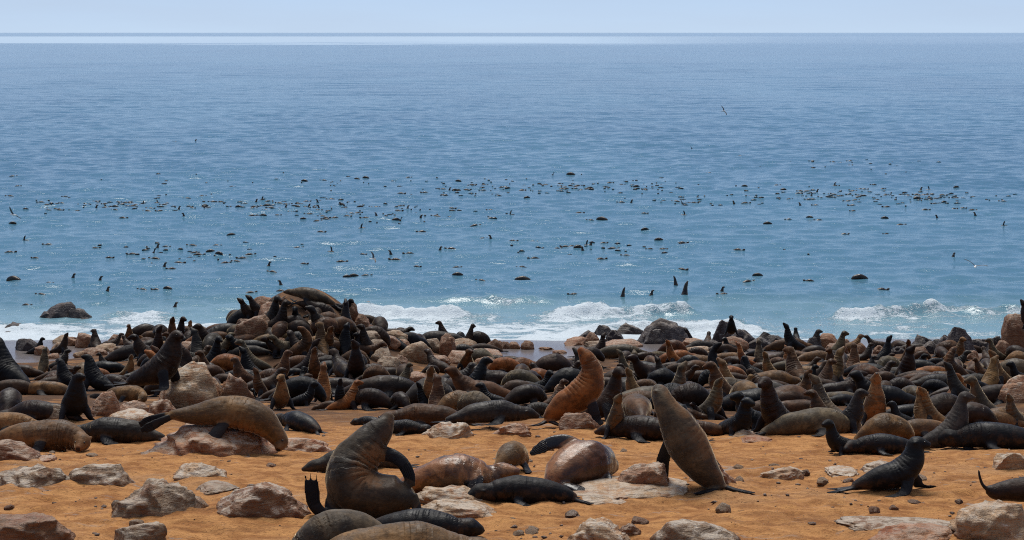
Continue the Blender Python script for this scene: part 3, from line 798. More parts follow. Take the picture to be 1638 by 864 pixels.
def flips(kind):
    """fore and hind flippers for a pose"""
    F = []
    for sg in (-1, 1):
        if kind in ('up', 'alert', 'curl', 'pup', 'bull', 'tall'):
            k = {'pup': .62, 'bull': 1.4}.get(kind, 1.0); dx = {'tall': -.1}.get(kind, 0)
            F.append(([(.0*k+dx, sg*.13*k, .46*k, .10*k, .09*k), (.07*k+dx, sg*.25*k, .26*k, .105*k, .075*k), (.12*k+dx, sg*.31*k, .09*k, .10*k, .05*k), (.14*k+dx, sg*.42*k, .03, .115*k, .022), (.09*k+dx, sg*.58*k, .02, .10*k, .016), (.0*k+dx, sg*.70*k, .02, .04*k, .012)], (1, .2*sg, 0)))
        elif kind == 'low':
            F.append(([(.15, sg*.12, .32, .10, .09), (.22, sg*.26, .18, .105, .07), (.24, sg*.34, .06, .11, .04), (.20, sg*.50, .025, .09, .016), (.12, sg*.62, .02, .04, .012)], (1, 0, 0)))
        elif kind in ('prone', 'hunch'):
            F.append(([(.12, sg*.15, .20, .10, .08), (.08, sg*.27, .11, .11, .05), (-.02, sg*.37, .05, .12, .026), (-.16, sg*.47, .03, .11, .016), (-.28, sg*.52, .02, .04, .012)], (1, 0, 0)))
        elif kind == 'puplie':
            F.append(([(.08, sg*.10, .12, .055, .04), (.06, sg*.2, .06, .06, .025), (-.01, sg*.26, .03, .065, .018), (-.12, sg*.32, .02, .03, .012)], (1, 0, 0)))
        x0 = {'up': -.76, 'alert': -.76, 'tall': -.5, 'low': -.88, 'prone': -.95, 'hunch': -.68, 'curl': -.68, 'pup': -.58, 'puplie': -.56, 'bull': -.95}[kind]
        k = {'pup': .6, 'puplie': .6, 'bull': 1.35}.get(kind, 1.0)
        F.append(([(x0 + .05, sg*.03*k, .07, .05*k, .035), (x0 - .10*k, sg*.09*k, .045, .065*k, .024), (x0 - .26*k, sg*.17*k, .03, .08*k, .018), (x0 - .40*k, sg*.24*k, .02, .04*k, .012)], (0, 1, 0)))
    return F

LIB = {}
def lib(key, kind, k0=5, yaw=0.0, pitch=0.0, voxel=0.03, **kw):
    LIB[key] = grow_seal('seal_' + kind, turned(SP[kind], k0, yaw, pitch), flips(kind), voxel, **kw)
for kind, k0 in (('up', 4), ('tall', 4), ('alert', 4), ('low', 4), ('prone', 4), ('hunch', 4), ('curl', 4)):
    for j, (yaw, pit, fat) in enumerate(((0.0, 0, 1.0), (0.75, 0.05, 1.08), (-0.8, -0.1, 0.94))):
        lib(f'{kind}{j}', kind, k0, yaw, pit if kind != 'prone' else 0, fat=fat)
for j, yaw in enumerate((0.0, 0.9)):
    lib(f'pup{j}', 'pup', 4, yaw, voxel=0.022)
    lib(f'puplie{j}', 'puplie', 4, yaw, voxel=0.022)
lib('bull0', 'bull', 4, -0.5, voxel=0.035)
lib('bull1', 'bull', 4, 0.6, voxel=0.035)
# on the side, belly showing, upper flipper folded over it
LIB['side0'] = grow_seal('seal_side', SP['prone'], [
    ([(.12,-.10,.30,.08,.05),(.06,-.26,.30,.095,.03),(-.08,-.33,.20,.10,.022),(-.24,-.34,.10,.05,.014)], (1,0,0)),
    ([(-.9,.02,.07,.05,.035),(-1.05,.06,.06,.065,.024),(-1.2,.14,.04,.08,.018),(-1.34,.2,.03,.04,.012)], (0,1,0)),
    ([(-.9,-.02,.08,.05,.035),(-1.05,-.06,.10,.065,.024),(-1.2,-.12,.12,.08,.018),(-1.32,-.18,.12,.04,.012)], (0,1,0))], 0.03, roll=-1.1)
LIB['raise0'] = grow_seal('seal_flipper_raised', SP['prone'], [
    ([(.10,.05,.34,.08,.05),(.06,.10,.52,.095,.032),(-.02,.14,.72,.10,.022),(-.12,.15,.86,.045,.014)], (1,0,0)),
    ([(-.9,.02,.07,.05,.035),(-1.05,.06,.06,.065,.024),(-1.2,.14,.04,.08,.018),(-1.34,.2,.03,.04,.012)], (0,1,0))], 0.03, roll=-0.8)

# swimming seals: what shows above the water, the rest below it
def swim(name, spine, fl=()): return grow_seal(name, spine, fl, 0.04, floor=False, mat=M_WET, ears=False, smooth=3)
LIB['head0'] = swim('seal_swimming_head', [(-1.0,0,-.7,.08),(-.55,0,-.5,.24),(-.2,0,-.28,.25),(-.02,0,.0,.20),(.04,0,.22,.15),(.08,0,.36,.125),(.15,0,.46,.12),(.28,0,.46,.07),(.37,0,.45,.04)])
LIB['head1'] = swim('seal_swimming_nose_up', [(-.6,0,-.9,.08),(-.35,0,-.6,.24),(-.12,0,-.3,.25),(.0,0,.05,.20),(.05,0,.32,.15),(.08,0,.50,.12),(.12,0,.64,.11),(.18,0,.78,.06),(.22,0,.86,.036)])
LIB['arch0'] = swim('seal_porpoising', [(-1.0,0,-.55,.07),(-.75,0,-.2,.14),(-.4,0,.06,.22),(.0,0,.16,.24),(.35,0,.14,.20),(.58,0,.04,.14),(.68,0,-.2,.12),(.76,0,-.32,.11),(.84,0,-.44,.06)])
LIB['back0'] = swim('seal_back', [(-1.0,0,-.5,.07),(-.75,0,-.34,.14),(-.4,0,-.14,.20),(.0,0,-.04,.23),(.3,0,-.10,.20),(.5,0,-.10,.15),(.64,0,.0,.12),(.74,0,.07,.115),(.87,0,.05,.06)])
LIB['flip0'] = swim('seal_flipper_up', [(-1.0,0,-.35,.07),(-.75,0,-.25,.14),(-.4,0,-.15,.20),(.0,0,-.12,.22),(.35,0,-.14,.20),(.55,0,-.2,.15),(.68,0,-.26,.12),(.78,0,-.3,.10)],
    [([(.12,.05,-.05,.10,.06),(.10,.09,.22,.13,.045),(.02,.12,.46,.13,.035),(-.10,.13,.68,.06,.03)], (1,0,0))])
LIB['flip1'] = swim('seal_tail_up', [(-.5,0,.20,.06),(-.42,0,.0,.13),(-.25,0,-.2,.2),(.0,0,-.35,.22),(.35,0,-.45,.2),(.55,0,-.5,.15),(.7,0,-.55,.11)],
    [([(-.48,.03,.14,.06,.05),(-.55,.06,.32,.10,.035),(-.64,.1,.52,.10,.03)], (0,1,0)), ([(-.48,-.03,.14,.06,.05),(-.56,-.05,.32,.10,.035),(-.70,-.1,.46,.10,.03)], (0,1,0))])

# ---- seals of the foreground, each grown for its own pose (x right, y away, z up; px/m about 110-145)
HV = 0.017
def hero(key, spine, fl, **kw): LIB[key] = grow_seal('seal_' + key, spine, fl, kw.pop('voxel', HV), **kw)
hero('tall_back', [(.12,-.02,.05,.05),(.02,0,.13,.13),(-.16,.02,.33,.215),(-.32,.03,.58,.245),(-.46,.04,.82,.205),(-.56,.06,.98,.155),(-.62,.10,1.09,.125),(-.65,.17,1.16,.112),(-.68,.27,1.18,.062),(-.70,.33,1.17,.036)],
     [([(-.22,.16,.56,.08,.05),(-.06,.26,.42,.09,.03),(.08,.30,.26,.09,.022),(.18,.30,.14,.045,.016)], (0,1,.6)),
      ([(-.50,.16,.60,.08,.05),(-.58,.30,.32,.09,.03),(-.6,.38,.06,.09,.022),(-.7,.5,.02,.045,.016)], (1,0,0)),
      ([(.08,-.04,.07,.05,.035),(-.04,-.14,.045,.06,.024),(-.16,-.22,.03,.065,.018),(-.26,-.28,.02,.03,.014)], (0,1,0)),
      ([(.12,-.03,.07,.05,.035),(.26,-.10,.045,.06,.024),(.40,-.15,.03,.065,.018),(.50,-.18,.02,.03,.014)], (0,1,0))], side=(0,1,0))
hero('scratching', [(.47,-.02,.34,.09),(.38,-.01,.28,.205),(.13,.0,.25,.255),(-.11,.04,.30,.29),(-.20,.10,.46,.30),(-.15,.16,.63,.275),(-.02,.20,.81,.22),(.09,.23,.93,.165),(.155,.25,1.01,.128),(.205,.27,1.09,.078),(.225,.28,1.145,.048)],
     [([(.05,.20,.68,.11,.07),(.22,.12,.70,.085,.055),(.37,.05,.63,.08,.045),(.46,.0,.49,.075,.04),(.47,-.02,.36,.06,.03)], (.5,0,1)),
      ([(-.34,.0,.40,.09,.05),(-.40,-.06,.20,.09,.03),(-.40,-.12,.05,.09,.022),(-.30,-.22,.02,.045,.016)], (1,0,0)),
      ([(.50,-.05,.28,.06,.04),(.55,-.10,.16,.06,.03),(.54,-.16,.05,.06,.02),(.50,-.22,.02,.03,.016)], (1,0,0)),
      ([(-.20,-.10,.06,.08,.05),(-.46,-.12,.07,.07,.04),(-.60,-.13,.18,.08,.03),(-.63,-.13,.34,.095,.022),(-.64,-.13,.46,.09,.014)], (1,0,0)),
      ([(-.69,-.13,.40,.02,.016),(-.70,-.13,.48,.017,.012),(-.705,-.13,.53,.012,.01)], (1,0,0)),
      ([(-.64,-.13,.40,.02,.016),(-.645,-.13,.49,.017,.012),(-.65,-.13,.55,.012,.01)], (1,0,0)),
      ([(-.585,-.13,.40,.02,.016),(-.58,-.13,.49,.017,.012),(-.58,-.13,.54,.012,.01)], (1,0,0))], side=(0,1,0))
hero('drooping', [(-.72,0,.42,.06),(-.58,0,.42,.105),(-.32,0,.43,.165),(.0,0,.47,.235),(.28,-.02,.46,.26),(.54,-.05,.37,.235),(.72,-.07,.22,.18),(.82,-.09,.10,.14),(.87,-.12,.02,.115),(.86,-.20,-.04,.07),(.85,-.25,-.07,.04)],
     [([(.14,-.16,.42,.09,.06),(.06,-.28,.28,.10,.04),(-.06,-.35,.12,.105,.028),(-.20,-.40,.0,.06,.02),(-.28,-.42,-.05,.03,.014)], (1,0,.3)),
      ([(-.68,.02,.41,.06,.04),(-.84,.02,.37,.075,.03),(-1.0,.0,.31,.095,.022),(-1.14,-.02,.25,.07,.014)], (.4,0,1)),
      ([(-.68,-.04,.40,.055,.04),(-.84,-.09,.32,.07,.03),(-.98,-.12,.24,.085,.022),(-1.1,-.14,.19,.05,.014)], (.4,0,1))], side=(0,1,0), floor=False)
hero('dozing', [(-.86,.06,.10,.06),(-.66,.04,.17,.13),(-.36,.02,.22,.20),(.0,.0,.24,.235),(.28,-.02,.24,.225),(.46,-.07,.21,.175),(.56,-.14,.18,.145),(.61,-.22,.16,.135),(.60,-.34,.11,.075),(.595,-.41,.09,.042)],
     [([(.06,-.16,.26,.08,.05),(.0,-.27,.16,.09,.035),(-.06,-.33,.06,.09,.022),(-.18,-.42,.03,.08,.016),(-.32,-.48,.02,.04,.012)], (1,0,0)),
      ([(-.80,.04,.12,.055,.035),(-.96,-.02,.13,.07,.024),(-1.12,-.06,.12,.08,.018),(-1.25,-.1,.10,.04,.012)], (.2,.5,1)),
      ([(-.80,.06,.08,.055,.035),(-.96,.06,.06,.07,.024),(-1.12,.06,.04,.08,.018),(-1.25,.06,.03,.04,.012)], (0,1,0))], roll=0.4)
hero('throwback', [(-.58,-.05,.12,.06),(-.44,-.03,.22,.16),(-.24,0,.36,.225),(.02,.0,.52,.265),(.20,0,.72,.255),(.24,0,.94,.205),(.19,0,1.10,.155),(.13,0,1.20,.13),(.06,0,1.28,.076),(.01,0,1.33,.045)],
     [([(.16,-.14,.56,.09,.06),(.24,-.24,.34,.10,.04),(.30,-.28,.14,.10,.028),(.40,-.36,.07,.06,.018)], (1,0,0)), ([(.16,.14,.56,.09,.06),(.24,.24,.34,.10,.04),(.30,.28,.14,.10,.028),(.40,.36,.07,.06,.018)], (1,0,0)),
      ([(-.54,-.08,.10,.06,.04),(-.66,-.15,.05,.07,.026),(-.80,-.20,.02,.075,.02),(-.92,-.24,.0,.04,.014)], (0,1,0)),
      ([(-.50,-.10,.10,.06,.04),(-.34,-.24,.05,.07,.026),(-.16,-.30,.02,.075,.02),(.04,-.34,.0,.04,.014)], (0,1,0))])
hero('belly_up', [(-.30,-.42,.12,.07),(-.24,-.33,.18,.16),(-.12,-.18,.25,.26),(.03,.0,.30,.325),(.18,.18,.31,.335),(.32,.36,.28,.27),(.42,.52,.22,.19),(.49,.64,.18,.15),(.55,.76,.15,.085),(.58,.83,.14,.05)],
     [([(.08,.22,.54,.10,.06),(-.10,.24,.62,.095,.045),(-.30,.24,.58,.10,.03),(-.46,.22,.50,.08,.02),(-.56,.21,.44,.035,.015)], (.2,.3,1)),
      ([(-.22,-.36,.16,.06,.04),(-.06,-.50,.13,.08,.03),(.10,-.60,.09,.10,.022),(.24,-.66,.06,.06,.015)], (.5,1,.2)),
      ([(-.28,-.38,.10,.06,.04),(-.16,-.54,.06,.08,.03),(.0,-.68,.03,.09,.022),(.12,-.76,.02,.05,.015)], (.5,1,0)),
      ([(.34,.02,.20,.09,.05),(.42,-.16,.12,.09,.03),(.40,-.32,.05,.05,.018)], (1,0,.5))], side=(.7,-.7,0), belly_dir=(-.55,-.55,.35), mat=M_WET)
hero('on_side', [(-.72,.02,.14,.06),(-.56,.02,.17,.14),(-.30,.0,.24,.225),(-.02,-.02,.30,.275),(.22,-.03,.27,.24),(.40,-.02,.25,.18),(.51,.0,.29,.142),(.59,.0,.32,.132),(.70,-.02,.33,.078),(.78,-.03,.32,.046)],
     [([(.20,-.10,.44,.09,.05),(.26,-.24,.34,.10,.04),(.24,-.33,.20,.10,.028),(.14,-.38,.09,.06,.018)], (1,0,.2)),
      ([(-.66,.02,.15,.055,.035),(-.80,-.02,.14,.07,.024),(-.95,-.05,.10,.08,.018),(-1.08,-.08,.06,.04,.012)], (.2,.3,1))], roll=-1.0, belly_dir=(0,-.9,.4), mat=M_WET)
hero('young_black', [(-.46,0,.08,.05),(-.34,0,.13,.095),(-.12,0,.20,.155),(.12,0,.28,.185),(.25,0,.42,.165),(.29,0,.55,.125),(.30,0,.62,.108),(.33,0,.685,.106),(.43,-.02,.67,.064),(.49,-.03,.655,.038)],
     [([(.22,-.10,.28,.07,.05),(.16,-.20,.14,.075,.032),(.10,-.26,.05,.075,.022),(-.04,-.36,.03,.065,.016),(-.16,-.40,.02,.03,.012)], (1,0,0)),
      ([(.24,.08,.28,.07,.05),(.34,.12,.14,.07,.032),(.38,.14,.05,.07,.022),(.52,.16,.03,.06,.016),(.62,.17,.02,.03,.012)], (1,0,0)),
      ([(-.42,-.02,.08,.045,.032),(-.54,-.05,.06,.05,.022),(-.68,-.09,.04,.06,.016),(-.80,-.12,.03,.03,.012)], (0,1,0)),
      ([(-.42,.02,.07,.045,.032),(-.54,.05,.05,.05,.022),(-.66,.09,.03,.055,.016),(-.76,.14,.02,.03,.012)], (0,1,0))])
hero('sprawled', [(-.60,0,.28,.06),(-.46,0,.24,.12),(-.2,0,.26,.17),(.08,0,.28,.19),(.32,0,.26,.175),(.50,0,.2,.14),(.62,0,.17,.115),(.72,0,.15,.11),(.84,0,.1,.064),(.9,0,.08,.038)],
     [([(-.56,0,.26,.05,.035),(-.66,-.02,.34,.055,.026),(-.71,-.03,.46,.055,.02),(-.73,-.04,.58,.03,.014)], (0,1,.2)), ([(.2,-.1,.2,.07,.05),(.16,-.26,.1,.08,.03),(.05,-.36,.05,.07,.02),(-.1,-.42,.03,.03,.014)], (1,0,0))])
hero('long_low', [(-1.05,0,.08,.06),(-.84,0,.12,.13),(-.50,0,.19,.205),(-.1,0,.23,.245),(.22,0,.23,.235),(.48,0,.20,.19),(.64,-.01,.19,.155),(.76,-.02,.19,.14),(.90,-.04,.14,.08),(.99,-.05,.11,.045)], flips('prone'))
hero('dark_sitting', turned(SP['alert'], 4, 0.35, -0.05), flips('alert'), voxel=0.02)
hero('tan_upright', turned(SP['tall'], 4, -0.2, 0.0), flips('tall'), voxel=0.02, fat=1.06)
hero('mottled', turned(SP['up'], 4, 0.3, 0.0), flips('up'), voxel=0.02)
hero('pup_rest', turned(SP['puplie'], 4, 0.5), flips('puplie'), voxel=0.015)
hero('pup_sit', turned(SP['pup'], 4, 0.3), flips('pup'), voxel=0.015)
hero('wrinkled_bull', turned(SP['bull'], 4, -0.75, -0.15), flips('bull'), voxel=0.024)

SC = dict(taupe=(0.060, 0.044, 0.030), tan=(0.165, 0.092, 0.037), brown=(0.080, 0.036, 0.0145), grey=(0.092, 0.070, 0.043), dkbrown=(0.028, 0.0155, 0.0100), black=(0.0075, 0.0070, 0.0082), orange=(0.215, 0.076, 0.020), dkgrey=(0.034, 0.029, 0.025), rust=(0.085, 0.032, 0.012))
BELLY = dict(taupe=.55, tan=.65, brown=.35, grey=.3, orange=.6, rust=1.0)
CW = dict(taupe='grey brown', tan='tan', brown='brown', grey='greyish', dkbrown='dark brown', black='black', orange='orange brown', dkgrey='dark grey', rust='reddish brown')
PWD = dict(up='upright', tall='upright', alert='sitting', low='half raised', prone='lying', hunch='hunched', curl='curled', pup='sitting', puplie='lying', bull='big', side='sprawled', raise_='flipper raising')
TAKEN = []

def seal(px, py, key, head, col, scale=1.0, by='base', zoff=0.0, lab=None, name='seal', y0=30.0, zs=1.0, eyes=False, mirror=False, cat='seal', group='seals of the colony on land', pitch=None):
    """px, py: where the seal's foot (by='base') or its highest point (by='top') shows; head: 0 faces right, 90 away, 180 left, 270 the camera"""
    L = LIB[key]
    hx = math.radians(head)
    if by == 'top':
        tx, ty = L.top[0] * scale, L.top[1] * scale * (-1 if mirror else 1)
        ox, oy = tx * math.cos(hx) - ty * math.sin(hx), tx * math.sin(hx) + ty * math.cos(hx)
        on_mound = 250 < px < 640 and py < 562
        x, y, z = unproject(px, py, dz=L.top[2] * scale + zoff, y0=max(y0, 52.0) if on_mound else y0, y1=88.0 if zoff == 0 else 96.0, last=not on_mound)
        x -= ox; y -= oy; z = float(terrain0(x, y))
        if zoff == 0:
            ppx, ppy = to_px(x, y, z)
            front = 640 if px < 420 else 655 if px < 700 else 668 if px < 900 else 672 if px < 1250 else 684
            if ppy > front:                       # the sand in front of the crowd stays bare: sit a little further back, a little smaller
                x, y, z = unproject(px, front)
                scale = min(scale, max(0.45, (front - py) * y / FPX / L.top[2]))
    else:
        x, y, z = unproject(px, py)
    o = link(name, L.me)
    e = 0.25
    nx = (float(terrain0(x - e, y)) - float(terrain0(x + e, y))) / (2 * e); ny = (float(terrain0(x, y - e)) - float(terrain0(x, y + e))) / (2 * e)
    k = 0.9 if key.rstrip('012')in ('prone', 'side', 'raise', 'hunch', 'low', 'puplie') else 0.5
    nrm = Vector((nx * k, ny * k, 1)).normalized()
    q = Vector((0, 0, 1)).rotation_difference(nrm) @ Quaternion((0, 0, 1), hx)
    if pitch: q = q @ Quaternion((0, 1, 0), pitch)
    o.rotation_mode = 'QUATERNION'; o.rotation_quaternion = q
    sx, sy, sz = [scale * (random.uniform(.93, 1.09) if not lab else 1.0) for _ in range(3)]
    o.scale = (sx, -sy if mirror else sy, sz * zs)
    o.location = (x, y, z - 0.02 + zoff)
    c = SC[col]; j = random.uniform(0.85, 1.18)
    o.color = (c[0] * j, c[1] * j * random.uniform(.95, 1.05), c[2] * j, BELLY.get(col, 0.0))
    if eyes:
        for ev in L.eyes:
            eo = link('eye', EYE, None, o); eo.location = ev; eo.scale = (L.er,) * 3
    TAKEN.append((x, y))
    pw = PWD.get(key.rstrip('012'), 'resting') if key.rstrip('012') != 'raise' else 'flipper raising'
    if lab: tag(o, lab, cat, group)
    else: THINGS.append((o, pw, CW[col], {'seal': 'seal', 'seal_pup': 'pup'}.get(name, name), None, group))
    return o

_v, _f = ico(2)
EYE = mesh_np('eye', _v, _f); EYE.materials.append(M_EYE)

# ------------------------------------------------------------------ foreground seals
BLK = 'seal_pup'
seal(1140, 784, 'tall_back', 0, 'grey', 1.0, lab='tall grey seal stretching upright with its back to the camera')
seal(590, 828, 'scratching', 0, 'taupe', 1.0, lab='grey brown seal scratching itself with its nose pointing up', eyes=True)
seal(352, 729, 'drooping', 0, 'tan', 1.05, zs=.9, zoff=0.22, lab='big tan seal drooping head down over a flat rock at left', eyes=True)
seal(72, 720, 'dozing', 0, 'tan', 1.0, lab='tan seal dozing on the sand at left, face to the camera', eyes=True)
seal(925, 684, 'throwback', 0, 'orange', 1.0, lab='large orange brown seal throwing its head back, centre right', eyes=True, zoff=0.05)
seal(918, 778, 'belly_up', 0, 'rust', 0.95, zs=.92, lab='seal lying belly up with one flipper spread to the left', zoff=0.0)
seal(728, 794, 'on_side', 0, 'rust', 1.0, zs=.9, lab='reddish brown seal lying on its side next to a black pup', eyes=True)
seal(838, 803, 'pup_rest', 180, 'black', 1.02, lab='black pup lying in front of the reddish brown seal', name=BLK, cat='seal pup')
seal(1425, 785, 'young_black', 0, 'black', 1.0, zs=.86, lab='black young seal sitting alone on the open sand at right', eyes=True)
seal(1642, 826, 'sprawled', 0, 'dkbrown', .74, zoff=0.12, lab='dark seal sprawled on a pale rock in the lower right corner')
seal(820, 752, 'hunch0', 60, 'tan', .62, lab='tan seal head and shoulders behind the reddish brown seal')
seal(566, 752, 'prone0', 200, 'dkgrey', .72, lab='grey brown seal lying just behind the scratching seal')
seal(545, 905, 'hunch2', 200, 'grey', .95, lab='pale grey seal with a black flipper at the bottom edge')
seal(640, 918, 'long_low', 8, 'tan', 1.05, lab='tan seal lying along the bottom edge below the pale grey one')
seal(672, 862, 'puplie1', 350, 'black', 1.05, lab='wet black pup behind the two seals at the bottom edge', name=BLK, cat='seal pup')
seal(985, 700, 'mottled', 285, 'grey', .62, lab='small mottled grey seal sitting upright beside the orange brown seal', eyes=True)
seal(1240, 694, 'dark_sitting', 215, 'dkbrown', .9, lab='dark brown seal sitting upright behind the black pups, right of centre', eyes=True)
seal(1305, 694, 'prone1', 10, 'grey', .95, lab='greyish seal lying right of the dark brown sitting seal')
seal(1400, 682, 'tan_upright', 275, 'tan', .74, lab='large tan seal upright and facing the camera, right crowd', eyes=True)
seal(1527, 716, 'alert0', 10, 'dkgrey', .80, lab='seal with tan neck and black body sitting before the right crowd', eyes=True)
seal(1590, 718, 'puplie0', 175, 'black', 1.35, lab='black seal lying flat behind the sand at the far right')
seal(1345, 726, 'pup_sit', 195, 'black', .75, lab='black pup sitting left of two tan seals at the sand edge', name=BLK, cat='seal pup')
seal(1412, 726, 'puplie1', 180, 'black', 1.0, lab='black pup lying beside the sitting pup at the sand edge', name=BLK, cat='seal pup')
seal(1420, 708, 'hunch1', 0, 'tan', .75, lab='tan seal lying right behind the black pup at the sand edge')
seal(1475, 700, 'prone2', 200, 'tan', .75, lab='tan seal lying left of the tan-necked black seal')
seal(1362, 692, 'alert1', 340, 'dkgrey', .68, lab='dark grey seal sitting left of the large tan upright seal')
seal(1180, 698, 'pup_sit', 300, 'black', .95, lab='black pup sitting behind the pale pointed stone', name=BLK, cat='seal pup')
seal(1205, 690, 'pup0', 200, 'black', 1.0, lab='black pup nuzzling the dark brown sitting seal', name=BLK, cat='seal pup')
seal(1098, 710, 'pup1', 100, 'black', .85, lab='black pup just right of the tall grey seal', name=BLK, cat='seal pup')
seal(1122, 696, 'puplie0', 180, 'brown', .8, lab='small brown seal lying right of the tall grey seal')
seal(1030, 702, 'prone0', 160, 'dkbrown', .85, lab='dark seal lying behind the small mottled grey seal')
seal(678, 682, 'long_low', 182, 'brown', .86, lab='long brown seal lying behind the two black pups, face to the left', eyes=True)
seal(790, 686, 'long_low', 12, 'dkgrey', .80, lab='dark grey seal lying with tail flippers left, on the pink rock', zoff=0.12)
seal(592, 682, 'puplie0', 150, 'black', .62, lab='black pup curled at the sand edge, left of two', name=BLK, cat='seal pup')
seal(645, 694, 'pup_rest', 340, 'black', .80, lab='black pup lying at the sand edge below the long brown seal', name=BLK, cat='seal pup')
seal(478, 688, 'pup_rest', 130, 'black', 1.05, lab='black pup with ridged fur beside the drooping tan seal', name=BLK, cat='seal pup')
seal(450, 656, 'alert2', 285, 'tan', .78, lab='tan seal calling with open mouth behind the black ridged pup', eyes=True)
seal(180, 705, 'long_low', 178, 'dkgrey', .80, lab='long dark grey seal lying between the dozing and drooping seals')
seal(10, 692, 'prone0', 0, 'tan', .8, lab='tan seal lying cut by the left edge above the dozing one')
seal(262, 655, 'wrinkled_bull', 350, 'dkbrown', .88, zoff=0.52, lab='wrinkled dark bull seal sitting on the whitewashed boulder', eyes=True)
seal(205, 662, 'dozing', 340, 'tan', .75, zoff=0.28, lab='tan seal sleeping on top of rocks left of the bull', eyes=True)
seal(118, 674, 'bull1', 300, 'black', .62, lab='black bull seal staring at the camera near the left rocks', eyes=True)
seal(60, 674, 'prone1', 170, 'dkbrown', .85, lab='dark seal lying in front of the black bull at left')
seal(14, 664, 'hunch0', 100, 'dkbrown', .95, lab='dark hunched seal cut by the left edge')
seal(8, 620, 'bull0', 150, 'black', 1.05, lab='huge black bull rising at the left edge')
seal(2, 618, 'tall0', 280, 'tan', .55, lab='tan seal at the left edge in front of the huge black bull')
seal(72, 632, 'prone2', 180, 'tan', .95, lab='tan brown seal lying flat behind the black bull at left')
seal(150, 624, 'bull1', 160, 'black', .70, lab='right one of two black bulls side by side, left')
seal(105, 624, 'bull0', 170, 'black', .62, lab='left one of two black bulls side by side, left')
seal(1410, 650, 'low1', 182, 'black', 1.1, lab='very big black seal with nose lifted to the left, right crowd')
seal(1490, 606, 'prone0', 3, 'orange', 1.0, lab='long orange brown seal lying in the right crowd')
seal(1170, 503, 'alert0', 265, 'black', .75, by='top', zoff=1.0, y0=74, lab='black seal perched on a boulder by the surf')
seal(1253, 515, 'up0', 185, 'black', .95, by='top', zoff=.35, y0=74, lab='black seal pointing its nose up left by the surf, right')
seal(1273, 523, 'pup0', 90, 'black', .8, by='top', zoff=.35, y0=74, lab='black pup behind the nose-up black seal by the surf', name=BLK, cat='seal pup')
seal(1634, 478, 'tall0', 170, 'dkbrown', .95, by='top', zoff=1.3, y0=74, lab='dark seal on top of the boulder at the right edge')
seal(492, 459, 'prone0', 178, 'grey', .98, by='top', zoff=.25, y0=66, lab='grey seal lying on the very top of the rocky mound')

